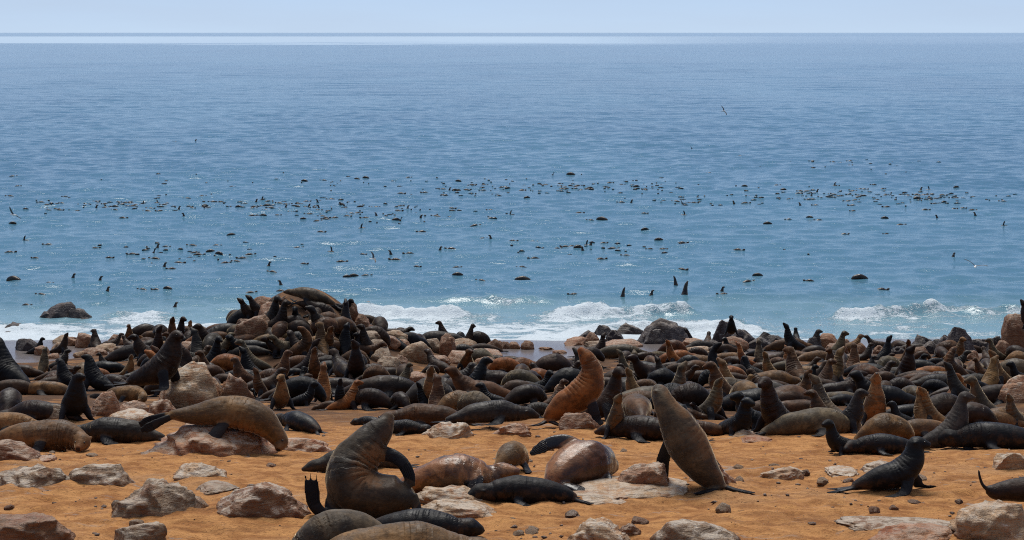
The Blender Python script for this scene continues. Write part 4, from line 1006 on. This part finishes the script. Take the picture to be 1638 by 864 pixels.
# ------------------------------------------------------------------ the crowd: (x, y of the highest point, pose, heading, colour, size)
CROWD = [
 (68,537,'alert',0,'black',.72),(74,555,'tall',95,'grey',.72),(108,531,'up',350,'dkbrown',.80),(108,555,'alert',10,'dkgrey',.70),(150,524,'alert',110,'dkbrown',.85),(129,538,'low',170,'black',.5),
 (159,562,'alert',190,'dkgrey',.55),(165,577,'prone',180,'black',.9),(206,518,'alert',300,'brown',.75),(232,507,'hunch',20,'dkbrown',1.25),(255,518,'hunch',90,'dkbrown',1.1),(222,536,'up',190,'tan',.72),(215,550,'prone',0,'dkgrey',1.2),
 (210,567,'up',330,'tan',.62),(240,530,'hunch',0,'brown',.9),(195,533,'low',10,'dkbrown',.8),
 (277,500,'alert',270,'grey',.75),(298,501,'hunch',180,'brown',1.0),(305,504,'up',290,'tan',.75),(326,503,'hunch',0,'brown',.9),(342,502,'hunch',90,'dkbrown',.9),(358,504,'hunch',90,'black',.75),(355,517,'prone',0,'dkgrey',1.3),
 (312,521,'up',95,'dkgrey',.95),(345,531,'prone',5,'brown',1.0),(393,477,'up',185,'dkbrown',.75),(405,470,'up',190,'dkbrown',.80),(395,490,'prone',200,'black',1.2),(443,474,'hunch',200,'brown',.75),(462,476,'alert',10,'dkbrown',1.05),
 (488,482,'low',180,'dkgrey',1.15),(512,483,'prone',0,'dkbrown',.95),(541,470,'up',160,'dkgrey',.90),(554,479,'pup',0,'black',.85),(478,520,'curl',0,'brown',1.0),(440,529,'prone',0,'tan',.95),(386,541,'alert',180,'grey',.98),
 (325,543,'prone',180,'brown',.95),(365,566,'hunch',170,'orange',1.15),(528,519,'up',300,'brown',.90),(462,560,'alert',5,'brown',.92),(506,553,'tall',275,'brown',.88),(530,569,'prone',10,'dkbrown',1.0),(478,569,'prone',0,'brown',.9),(392,552,'prone',180,'dkgrey',.9),
 (425,536,'low',180,'dkbrown',.85),(300,556,'low',190,'dkgrey',.75),(418,508,'prone',30,'brown',.9),(470,500,'hunch',170,'dkbrown',.9),
 (551,511,'tall',90,'black',.85),(565,530,'pup',200,'black',.9),(600,502,'hunch',95,'dkbrown',1.0),(613,510,'pup',0,'black',.5),(632,517,'prone',2,'brown',1.1),(590,520,'prone',180,'orange',.85),(645,528,'prone',180,'brown',1.0),(663,533,'low',0,'dkbrown',.8),
 (703,514,'alert',180,'dkbrown',.85),(700,528,'prone',182,'dkgrey',1.35),(757,520,'alert',10,'dkbrown',.9),(736,531,'hunch',270,'black',.7),(765,531,'hunch',30,'dkbrown',1.0),(606,545,'low',0,'brown',.8),(682,556,'low',140,'dkbrown',.95),(768,556,'hunch',170,'grey',1.05),
 (690,582,'hunch',10,'dkbrown',.6),(572,565,'hunch',80,'dkbrown',1.1),(655,581,'alert',5,'grey',.62),(808,570,'hunch',190,'orange',1.1),(735,580,'raise',0,'black',.75),(690,588,'up',255,'tan',1.02),(700,592,'tall',80,'brown',.95),
 (620,602,'prone',5,'dkbrown',1.35),(602,585,'hunch',180,'brown',.85),(592,618,'hunch',170,'dkbrown',1.15),(560,603,'alert',10,'orange',.78),(544,606,'tall',270,'black',.85),(676,611,'up',200,'black',.72),(735,622,'hunch',200,'tan',.95),(757,627,'hunch',160,'grey',.9),
 (770,608,'pup',180,'black',.9),(785,612,'puplie',0,'black',.9),(758,614,'puplie',200,'black',.9),(385,611,'pup',200,'black',.9),(403,618,'pup',280,'black',.85),(520,583,'tall',95,'orange',.82),(497,612,'prone',10,'tan',.8),(406,585,'tall',200,'brown',.72),(432,590,'hunch',180,'brown',.9),
 (530,644,'prone',180,'brown',.9),(640,625,'hunch',300,'dkbrown',.75),(520,600,'hunch',20,'brown',.8),(470,588,'puplie',0,'black',.9),(487,584,'pup',100,'black',.8),
 (968,533,'up',10,'dkbrown',.82),(1000,552,'prone',8,'grey',1.35),(917,552,'up',150,'dkgrey',1.0),(885,567,'hunch',190,'dkbrown',1.25),(988,561,'up',190,'grey',.80),(1013,557,'up',105,'grey',.90),(1002,584,'up',190,'tan',.88),
 (1066,540,'up',185,'orange',.92),(1078,543,'hunch',350,'rust',.95),(1050,571,'up',160,'dkbrown',.72),(833,590,'hunch',170,'grey',1.15),(878,592,'pup',0,'black',1.0),(835,569,'hunch',0,'orange',1.0),(843,612,'hunch',20,'dkbrown',1.0),(903,602,'alert',30,'brown',.72),(925,598,'hunch',180,'dkbrown',.9),
 (1030,604,'hunch',0,'brown',.75),(1045,614,'prone',5,'grey',1.35),(1097,582,'up',340,'grey',.95),(1000,603,'hunch',90,'dkgrey',.85),(985,592,'hunch',100,'tan',.9),(1060,590,'hunch',180,'black',.9),
 (1178,548,'up',190,'orange',.75),(1212,543,'tall',95,'grey',.75),(1222,560,'up',200,'tan',.82),(1255,552,'tall',90,'orange',.68),(1265,541,'prone',0,'brown',1.2),(1275,561,'prone',180,'brown',1.0),(1302,551,'hunch',10,'dkbrown',1.1),(1330,573,'alert',5,'brown',.85),(1115,567,'prone',180,'tan',1.2),(1172,562,'prone',0,'tan',1.0),(1262,575,'prone',10,'grey',1.0),
 (1150,567,'up',195,'tan',.95),(1140,597,'up',320,'grey',1.05),(1203,595,'alert',15,'tan',.7),(1238,592,'prone',0,'tan',1.1),(1298,596,'up',150,'grey',.85),(1352,552,'up',20,'tan',1.05),(1262,611,'hunch',200,'brown',1.15),(1193,614,'hunch',10,'dkbrown',1.0),(1315,617,'alert',180,'brown',.75),
 (1100,618,'prone',0,'brown',.95),(1110,640,'raise',10,'black',.7),(1130,620,'hunch',180,'dkbrown',.8),(1170,585,'hunch',350,'orange',.9),(1285,640,'prone',0,'brown',.9),(1245,570,'hunch',180,'brown',.8),(1085,560,'prone',5,'orange',1.0),
 (1366,548,'up',60,'brown',.95),(1393,546,'alert',20,'dkbrown',.7),(1427,537,'up',20,'black',.88),(1455,542,'up',300,'brown',.85),(1398,566,'alert',10,'dkgrey',.65),(1415,570,'hunch',90,'grey',.7),(1475,560,'hunch',0,'brown',.75),(1540,539,'alert',300,'tan',.88),(1518,545,'hunch',170,'brown',1.0),(1582,542,'alert',185,'grey',.8),
 (1585,560,'up',200,'tan',.95),(1562,573,'alert',170,'brown',.65),(1515,580,'up',170,'dkgrey',.95),(1555,603,'alert',180,'grey',.85),(1597,565,'up',30,'tan',.9),(1625,552,'hunch',120,'dkbrown',1.1),(1625,572,'hunch',170,'grey',1.2),(1622,624,'up',195,'grey',1.0),
 (1488,612,'up',185,'tan',.80),(1512,625,'hunch',10,'dkbrown',1.0),(1443,640,'pup',180,'black',1.0),(1460,645,'puplie',0,'black',1.0),(1473,622,'tall',90,'tan',.6),(1560,598,'prone',5,'dkgrey',1.0),(1580,655,'prone',180,'tan',.85),(1500,597,'prone',180,'dkgrey',1.1),(1330,592,'hunch',90,'dkbrown',.9),
 (1440,585,'prone',10,'dkgrey',1.1),(1375,580,'hunch',0,'tan',.8),(1345,610,'puplie',180,'black',1.1),(1370,600,'hunch',90,'black',.9),(1555,640,'hunch',350,'dkbrown',.9),(1605,650,'prone',0,'tan',.8),(1350,625,'prone',0,'grey',1.0),(1440,600,'hunch',200,'dkbrown',.9),(1530,595,'curl',0,'orange',.7),
 (862,640,'hunch',200,'dkgrey',.7),(945,590,'hunch',10,'dkgrey',.9),(1075,640,'hunch',180,'dkbrown',.85),(1090,650,'prone',10,'brown',.85),(1225,640,'prone',30,'brown',.8),(1060,625,'alert',170,'dkgrey',.7),(1128,655,'low',190,'dkbrown',.8),
]
for n, (px, py, pose, hd, col, sc) in enumerate(CROWD):
    key = pose + str(n % (2 if pose in ('pup', 'puplie', 'bull') else 1 if pose in ('side', 'raise') else 3))
    nm = BLK if pose in ('pup', 'puplie') else 'seal'
    seal(px, py, key, hd + random.uniform(-12, 12), col, sc * (1.0 if py < 550 else 0.97 if py < 580 else 0.91), by='top', name=nm, cat='seal pup' if nm == BLK else 'seal', mirror=(n % 2 == 1))

# seals that fill the gaps between them, spread over the trampled slope
def free(x, y, d): return all((x - a) ** 2 + ((y - b) * 0.8) ** 2 > d * d for a, b in TAKEN)
n_fill, tries = 0, 0
POSES = ['prone'] * 7 + ['hunch'] * 6 + ['up'] + ['alert'] * 2 + ['low'] * 3 + ['curl', 'side', 'side', 'pup', 'puplie', 'puplie']
COLS = ['brown'] * 5 + ['grey'] * 2 + ['tan'] * 4 + ['dkbrown'] * 7 + ['black'] * 5 + ['orange', 'dkgrey', 'dkgrey', 'rust']
while n_fill < 135 and tries < 9000:
    tries += 1
    y = random.uniform(33, 84); px = random.uniform(-10, 1650); x = (px - PW / 2) / FPX * y
    z = float(terrain0(x, y)); _, py = to_px(x, y, z)
    front = 626 if px < 430 else 664 + 12 * math.sin(px / 130.0)
    if py > front or py < 505: continue
    if 600 < px < 740 and 560 < py < 606: continue           # bare sand on the mound
    if 780 < px < 915 and py < 582: continue                  # wet sand inlet
    if px < 115 and py < 602: continue                        # left beach
    if px < 200 and py < 585: continue
    if 905 < px < 1110 and py < 566: continue
    if not free(x, y, 0.78 if y > 48 else 0.85): continue
    pose = random.choice(POSES); col = 'black' if pose in ('pup', 'puplie') else random.choice(COLS)
    key = pose + str(random.randrange(2 if pose in ('pup', 'puplie') else 1 if pose == 'side' else 3))
    nm = BLK if pose in ('pup', 'puplie') else 'seal'
    seal(px, py, key, random.choice([0, 180, 0, 180, 90, 200, 340, 270]) + random.uniform(-25, 25), col, random.uniform(.76, 1.10), name=nm, mirror=random.random() < .5)
    n_fill += 1

# a heap of them on the mound itself
n_m, tries = 0, 0
while n_m < 40 and tries < 4000:
    tries += 1
    px, y = random.uniform(230, 640), random.uniform(60, 75); x = (px - PW / 2) / FPX * y
    _, py = to_px(x, y, float(terrain0(x, y)))
    if 595 < px and py > 555 or not free(x, y, 0.62): continue
    pose = random.choice(['prone', 'prone', 'hunch', 'hunch', 'low', 'up', 'alert', 'curl'])
    tall = {'up': 1.25, 'alert': 1.1, 'curl': 1.2, 'low': .85}.get(pose, .5)
    if py - tall * FPX / y < (470 if 385 < px < 565 else 502): continue      # keeps the mound's outline
    seal(px, py, pose + str(random.randrange(3)), random.choice([0, 180, 20, 160, 90]) + random.uniform(-25, 25), random.choice(['dkbrown', 'brown', 'dkbrown', 'dkgrey', 'black', 'brown', 'grey']), random.uniform(.75, 1.05), mirror=random.random() < .5)
    n_m += 1

# beyond those counted one by one: the rest of the pack further down, low dark bodies wedged into the gaps
def seal_pack():
    LOD = []
    for kind in ('prone', 'hunch', 'low', 'prone'):
        L = grow_seal('tmp_low', turned(SP[kind], 4, random.uniform(-.6, .6)), flips(kind), 0.062, smooth=2, ears=False)
        me = L.me; n = len(me.vertices)
        v = np.empty(n * 3, np.float32); me.vertices.foreach_get('co', v)
        ft = np.empty(n * 4, np.float32); me.attributes['feat'].data.foreach_get('color', ft)
        al = np.empty(n, np.float32); me.attributes['along'].data.foreach_get('value', al)
        F = np.array([p.vertices[:] for p in me.polygons if len(p.vertices) == 4])
        LOD.append((v.reshape(-1, 3), ft.reshape(-1, 4), al, F)); bpy.data.meshes.remove(me)
    V, FT, AL, F, k, n, tries = [], [], [], [], 0, 0, 0
    while n < 110 and tries < 9000:
        tries += 1
        y = random.uniform(46, 84); px = random.uniform(-10, 1650); x = (px - PW / 2) / FPX * y
        z = float(terrain0(x, y)); _, py = to_px(x, y, z)
        if py > 640 or py < 512 or 600 < px < 740 and 560 < py < 606 or 780 < px < 915 and py < 582 or px < 190 and py < 600 or 905 < px < 1110 and py < 566: continue
        if not free(x, y, 0.52): continue
        v, ft, al, f = random.choice(LOD); s = random.uniform(.72, 1.0); a = random.choice([0, math.pi, .4, 2.8, 1.6]) + random.uniform(-.4, .4)
        ca, sa = math.cos(a) * s, math.sin(a) * s
        slope = (float(terrain0(x, y + .3)) - float(terrain0(x, y - .3))) / .6
        dx, dy = v[:, 0] * ca - v[:, 1] * sa, v[:, 0] * sa + v[:, 1] * ca
        V.append(np.stack([x + dx, y + dy, z - .02 + v[:, 2] * s + dy * slope], 1)); FT.append(ft); AL.append(al); F.append(f + k); k += len(v); n += 1
        TAKEN.append((x, y))
    me = mesh_np('packed_seals', np.vstack(V), np.vstack(F)); me.materials.append(M_SEAL)
    c = me.attributes.new('feat', 'FLOAT_COLOR', 'POINT'); c.data.foreach_set('color', np.vstack(FT).ravel())
    add_attr(me, 'along', np.concatenate(AL)); add_attr(me, 'ray', np.zeros(k))
    o = link('packed_seals', me); o.color = (.045, .024, .013, .2)
    tag(o, 'dark low bodies of seals packed between the others down the slope', 'seals', kind='stuff')
seal_pack()

# ------------------------------------------------------------------ seals in the sea: (x, y, what shows)
SEA = """20,282,b 28,298,b 16,313,h 60,326,b 66,323,h 75,329,b 105,315,b 168,333,b 200,325,h 208,326,b 230,325,f 251,325,f 263,329,b 328,329,a 382,333,a 300,318,b 323,316,h 371,298,h 196,348,b
20,357,a 40,385,f 78,393,h 57,411,b 15,404,f 152,396,b 212,406,b 240,404,g 252,396,h 265,395,b 308,393,b 310,404,h 317,408,b 337,403,a 350,407,a 285,418,b 263,427,h 275,429,h 370,379,a 22,450,A 117,447,h 160,452,h
78,453,b 172,467,h 66,472,b 228,463,b 250,463,b 268,463,a 42,487,b 280,491,h 400,468,b 313,226,h 281,227,b 487,290,a 518,288,b 571,288,a 585,285,a 628,291,f 653,284,b 410,323,h 420,322,f 457,326,b 490,322,h 508,324,h
530,317,b 457,335,h 508,339,b 485,351,a 507,353,b 521,350,a 536,349,h 555,347,b 572,342,b 602,346,h 602,333,b 579,364,f 513,370,b 635,352,g 698,346,f 675,368,b 785,337,h 712,313,b 709,303,b 746,303,b 680,308,b 803,301,b 817,344,f
529,403,f 580,405,b 625,406,h 655,407,b 704,401,h 722,399,b 430,426,h 436,434,b 485,422,b 545,417,b 555,442,a 566,440,a 585,441,b 633,415,b 666,426,b 730,427,b 732,442,a 770,450,b 785,384,h 449,456,h 449,466,b
880,280,g 913,279,A 906,302,b 843,317,a 835,304,b 994,322,h 1010,324,h 1096,325,g 1110,325,b 1082,322,h 1094,343,f 1030,341,b 926,341,b 963,352,A 945,353,b 1032,368,a 1054,384,a 905,395,b 925,397,a 940,390,f 965,388,b 855,413,h 835,428,b
836,446,A 960,414,b 1090,432,b 1110,237,g 1184,250,h 1135,277,h 1191,298,a 1174,324,h 1192,324,b 1040,398,b 1060,398,b 852,386,b 820,387,b 1081,455,n 996,474,n 1042,471,h 1095,472,N 1155,466,h 1158,474,b 1196,449,b 1212,441,a 918,471,b
1300,258,b 1333,259,b 1345,260,b 1360,257,h 1290,307,b 1280,306,b 1242,296,b 1335,295,h 1342,315,h 1382,316,a 1398,295,b 1412,302,b 1485,302,f 1468,319,a 1467,311,b 1483,314,b 1497,319,h 1305,328,h 1262,319,b 1300,319,b 1295,349,a 1310,352,b
1262,352,b 1228,359,a 1365,337,b 1415,348,a 1499,349,h 1540,333,b 1555,335,b 1605,323,b 1560,345,h 1606,361,f 1418,374,b 1295,447,b 1375,446,A 1410,463,b 1525,411,h 1480,335,b 1440,360,b 1350,375,b 1180,400,b 760,360,b 640,330,b"""
SKEY = dict(h=('head0', .50), n=('head1', .62), N=('head1', .9), a=('arch0', .45), A=('arch0', .68), b=('back0', .52), f=('flip0', .50), g=('flip1', .62))
SNAME = dict(h='seal head', n='raised seal head', N='tall seal head', a='arched seal back', A='large arched seal', b='low seal back', f='seal flipper', g='raised seal tail')
for cx, cy, w, h, n in ((190, 328, 150, 12, 26), (470, 330, 90, 14, 20), (620, 345, 110, 14, 12), (760, 302, 90, 9, 14), (960, 300, 130, 10, 18), (1330, 312, 110, 14, 20), (1500, 316, 90, 12, 16), (300, 405, 120, 14, 8), (950, 395, 140, 12, 8)):
    for _ in range(n):
        SEA += ' %.0f,%.0f,%s' % (min(1630, max(8, random.gauss(cx, w * .6))), random.gauss(cy, h * .6), random.choice('bbbbbha'))
rs = random.Random(3)
for tok in SEA.split():
    a, b, k = tok.split(',')
    if float(b) < 430 and (k == 'f' and rs.random() < .35 or k == 'h' and rs.random() < .55): k = 'b'
    a, b, k = a, b, k; px, py = float(a), float(b)
    x, y = water_at(px, py)
    key, sc = SKEY[k]
    o = link('swimming_seal', LIB[key].me)
    if k in 'ba': sc *= random.uniform(.8, 1.15)
    o.scale = (sc, sc, sc)
    o.rotation_euler = (0, 0, random.choice([0, math.pi]) + random.uniform(-.5, .5))
    dyl = max(0.19, 0.0021 * y)
    zz = float(sea_height(np.array([x]), np.array([y]), np.array([max(dyl, .0013 * y)]))[0])
    o.location = (x, y, zz * 0.8)
    o.color = (0.016, 0.0135, 0.013, 1) if k not in 'NAn' else (0.03, 0.022, 0.018, 1)
    THINGS.append((o, '', '', SNAME[k], (px, py), 'seals swimming offshore'))

# and the many more that show only as specks, in broken bands across the water
def sea_specks():
    V0, F0 = ico(1); V, F, k = [], [], 0; r = np.random.default_rng(12)
    for cx, cy, w, h, n in ((170, 327, 170, 9, 60), (480, 330, 120, 11, 60), (640, 340, 120, 12, 40), (760, 303, 100, 8, 40), (970, 300, 150, 9, 60), (1120, 318, 120, 9, 35), (1330, 312, 120, 11, 55), (1510, 317, 100, 9, 50), (320, 405, 150, 12, 25), (960, 395, 160, 10, 25), (540, 290, 400, 10, 40), (1400, 265, 150, 8, 20)):
        for _ in range(n):
            px, py = cx + r.normal() * w * .6, cy + r.normal() * h * .6
            if not 2 < px < 1636: continue
            x, y = water_at(px, py)
            zz = float(sea_height(np.array([x]), np.array([y]), np.array([max(.19, .0021 * y)]))[0])
            a = r.uniform(-.5, .5); q = r.random() ** 2; L, W, H = .08 + .26 * q, .07 + .06 * r.random(), .03 + .07 * r.random()
            v = V0 * (L, W, H); v[:, 2] += .35 * H * np.sin(v[:, 0] / L * 2.2 + r.uniform(0, 3))
            v = np.stack([v[:, 0] * math.cos(a) - v[:, 1] * math.sin(a), v[:, 0] * math.sin(a) + v[:, 1] * math.cos(a), v[:, 2]], 1)
            V.append(v + (x, y, zz + .01)); F.append(F0 + k); k += len(V0)
    me = mesh_np('seal_specks', np.vstack(V), np.vstack(F)); o = link('seal_specks', me, M_SPECK)
    tag(o, 'tiny dark backs and heads of more seals in broken bands at sea', 'seals', kind='stuff')
sea_specks()

# ------------------------------------------------------------------ gulls
def gull(px, py, y, roll, yaw, lab, dih=0.35, s=1.0):
    x = (px - PW / 2) / FPX * y; z = CAMZ - (py - HORIZON) * y / FPX
    C = np.array([(-.30, 0, 0), (-.20, 0, 0), (-.05, 0, 0), (.10, 0, .01), (.20, 0, .03), (.27, 0, .03), (.33, 0, .02)])
    T, S, U = frames(C, (0, 1, 0))
    V, F = loft(C, S, U, np.array([.05, .05, .07, .07, .045, .04, .008]), np.array([.012, .03, .06, .065, .045, .038, .006]), 10)
    me = bpy.data.meshes.new('gull'); me.from_pydata(V.tolist(), [], F); me.materials.append(M_GULLW)
    me.polygons.foreach_set('use_smooth', np.full(len(me.polygons), True))
    o = link('gull', me)
    for sg in (-1, 1):
        P = np.array([(.06, 0, .03, .09), (.10, .2, .03 + .2 * dih, .085), (.06, .42, .03 + .36 * dih, .07), (-.04, .62, .03 + .40 * dih, .03)])
        A = catmull(P, 12); cc = A[:, :3].copy(); cc[:, 1] *= sg
        T, S, U = frames(cc, (1, 0, 0))
        V, F = loft(cc, S, U, A[:, 3], np.full(12, .012), 8)
        mw = bpy.data.meshes.new('wing'); mw.from_pydata(V.tolist(), [], F); mw.materials.append(M_GULLD)
        link('wing', mw, None, o)
    o.location = (x, y, z); o.rotation_euler = (roll, 0, yaw); o.scale = (s, s, s)
    tag(o, lab, 'gull', 'gulls over the sea')
gull(1560, 427, 98, 0.25, 1.25, 'gull gliding with spread wings low over the sea at right', 0.5)
gull(596, 414, 98, 0.75, 0.5, 'gull banking with wings upright over the sea, left of centre', 0.5, .62)
gull(22, 344, 98, 0.7, 2.6, 'pale gull turning over the sea near the left edge', 0.35, .85)
gull(1157, 178, 160, 0.9, 0.7, 'lone dark bird high over the far sea, right of centre', 0.3, .8)

# ------------------------------------------------------------------ loose stones, dung and spray nobody could count
def scatter():
    V0, F0 = ico(1); VV, FF, k = [], [], 0
    r = np.random.default_rng(5)
    for _ in range(1900):
        y = 15 * (2.2 ** r.random()); px = r.uniform(-120, 1760); x = (px - PW / 2) / FPX * y
        s = 0.006 + 0.024 * r.random() ** 3
        if fbm(np.array([x * .7]), np.array([y * .7]), octs=2, seed=71)[0] < -0.15 and r.random() < .8: continue
        z = float(terrain(x, y))
        n = V0 * (1 + .25 * r.normal(size=(len(V0), 1))) * (s * r.uniform(.8, 1.6), s * r.uniform(.8, 1.6), s * .7)
        VV.append(n + (x, y, z + s * .2)); FF.append(F0 + k); k += len(V0)
    me = mesh_np('pebbles', np.vstack(VV), np.vstack(FF)); o = link('pebbles', me, M_PEB); o.color = (.10, .06, .04, .35)
    tag(o, 'small loose stones scattered over the orange sand', 'pebbles', kind='stuff')
    VV, FF, k = [], [], 0
    for cx, cy, w, h, n in ((1335, 520, 70, 26, 420), (1195, 520, 26, 14, 130), (690, 520, 60, 16, 260), (900, 508, 60, 10, 160), (1020, 512, 40, 12, 120), (240, 515, 60, 10, 100)):
        for _ in range(n):
            px, py = cx + r.normal() * w * .5, cy + r.normal() * h * .5
            y = 91.0 + r.normal() * 1.5; x = (px - PW / 2) / FPX * y; z = CAMZ - (py - HORIZON) * y / FPX
            if z < -.02: continue
            s = 0.010 + 0.022 * r.random() ** 2
            VV.append(V0 * s + (x, y, z)); FF.append(F0 + k); k += len(V0)
    me = mesh_np('spray', np.vstack(VV), np.vstack(FF))
    tag(link('spray', me, M_SPRAY), 'white drops of spray thrown up by the surf', 'spray', kind='stuff')
scatter()

# single stones lying about on the open sand
for k in range(46):
    for _ in range(40):
        px, py = random.uniform(10, 1630), random.uniform(700, 860)
        x, y, z = unproject(px, py)
        if free(x, y, 0.55): break
    s = random.uniform(0.05, 0.13)
    put_rock(px, py, s * 1.5, s * random.uniform(.35, .7), s * 1.2, ROCKS[k % 14], random.choice(['pale', 'grey', 'pink', 'brown', 'pale']), random.uniform(.2, .9), name='stone', xyz=(x, y, z), group='small stones on the sand')

# ------------------------------------------------------------------ labels that single each thing out
bpy.context.view_layer.update()
_T = 'first second third fourth fifth sixth seventh eighth ninth'.split()
ORD = 'first second third fourth fifth sixth seventh eighth ninth tenth eleventh twelfth thirteenth fourteenth fifteenth sixteenth seventeenth eighteenth nineteenth twentieth'.split() + ['twenty-' + w for w in _T] + ['thirtieth'] + ['thirty-' + w for w in _T] + ['fortieth'] + ['forty-' + w for w in _T]
def zone(kind, px, py):
    if kind == 'sea':
        q = 'at the far left' if px < 330 else 'left of centre' if px < 700 else 'in the centre' if px < 1010 else 'right of centre' if px < 1330 else 'at the far right'
        b = 'farthest out' if py < 300 else 'in the far band' if py < 345 else 'halfway out' if py < 410 else 'near the surf'
        return b + ' ' + q
    if kind == 'stone':
        return 'on the sand, ' + ('left third' if px < 550 else 'middle third' if px < 1100 else 'right third') + (' foreground' if py > 790 else ' further back')
    if px < 180 and py < 606: return 'by the pebble beach at left'
    if 180 <= px < 800 and py < 500 : return 'near the mound top'
    if 180 <= px < 800 and py < 548: return "on the mound's left side" if px < 370 else 'high on the mound middle' if px < 560 else "on the mound's right side"
    if 180 <= px < 800 and py < 606: return 'below the mound at left' if px < 370 else 'on the lower mound slope' if px < 560 else "below the mound's right side"
    if px < 420: return 'among the rocks at left'
    if px < 800: return 'in the crowd left of centre' if px < 610 else 'in the crowd below the sandy patch'
    row = 'in the back row, ' if py < 590 else 'in the middle rows, ' if py < 632 else 'in the front row, '
    return row + ('centre crowd' if px < 1090 else 'right of centre' if px < 1350 else 'far right')
cells = {}
for o, pw, cw, noun, pp, group in THINGS:
    bb = [o.matrix_world @ Vector(c) for c in o.bound_box]
    c = sum(bb, Vector()) / 8
    px, py = to_px(c.x, c.y, c.z) if pp is None else pp
    zb = min(v.z for v in bb); _, pyb = to_px(c.x, c.y, zb)
    kind = 'sea' if o.name.startswith('swimming') else 'stone' if noun == 'stone' else 'land'
    look = ' '.join(w for w in (pw, cw, noun) if w)
    cells.setdefault((look, zone(kind, px, pyb if kind == 'land' else py)), []).append((px, o, noun, group, kind))
CAT = {'seal': 'seal', 'pup': 'seal pup', 'rock': 'rock', 'stone': 'stone'}
for (look, zn), L in cells.items():
    L.sort(key=lambda e: e[0])
    for i, (px, o, noun, group, kind) in enumerate(L):
        art = 'water' if kind == 'sea' else ''
        body = f'{look} at sea {zn}' if kind == 'sea' else f'{look} {zn}'
        if len(L) > 1:
            body = f'{ORD[i] if i < len(ORD) else "last"} {look} from left ' + ('at sea ' if kind == 'sea' else '') + zn
        tag(o, body, CAT.get(noun, 'seal'), group)
print('seals', n_fill, tries, len(THINGS))
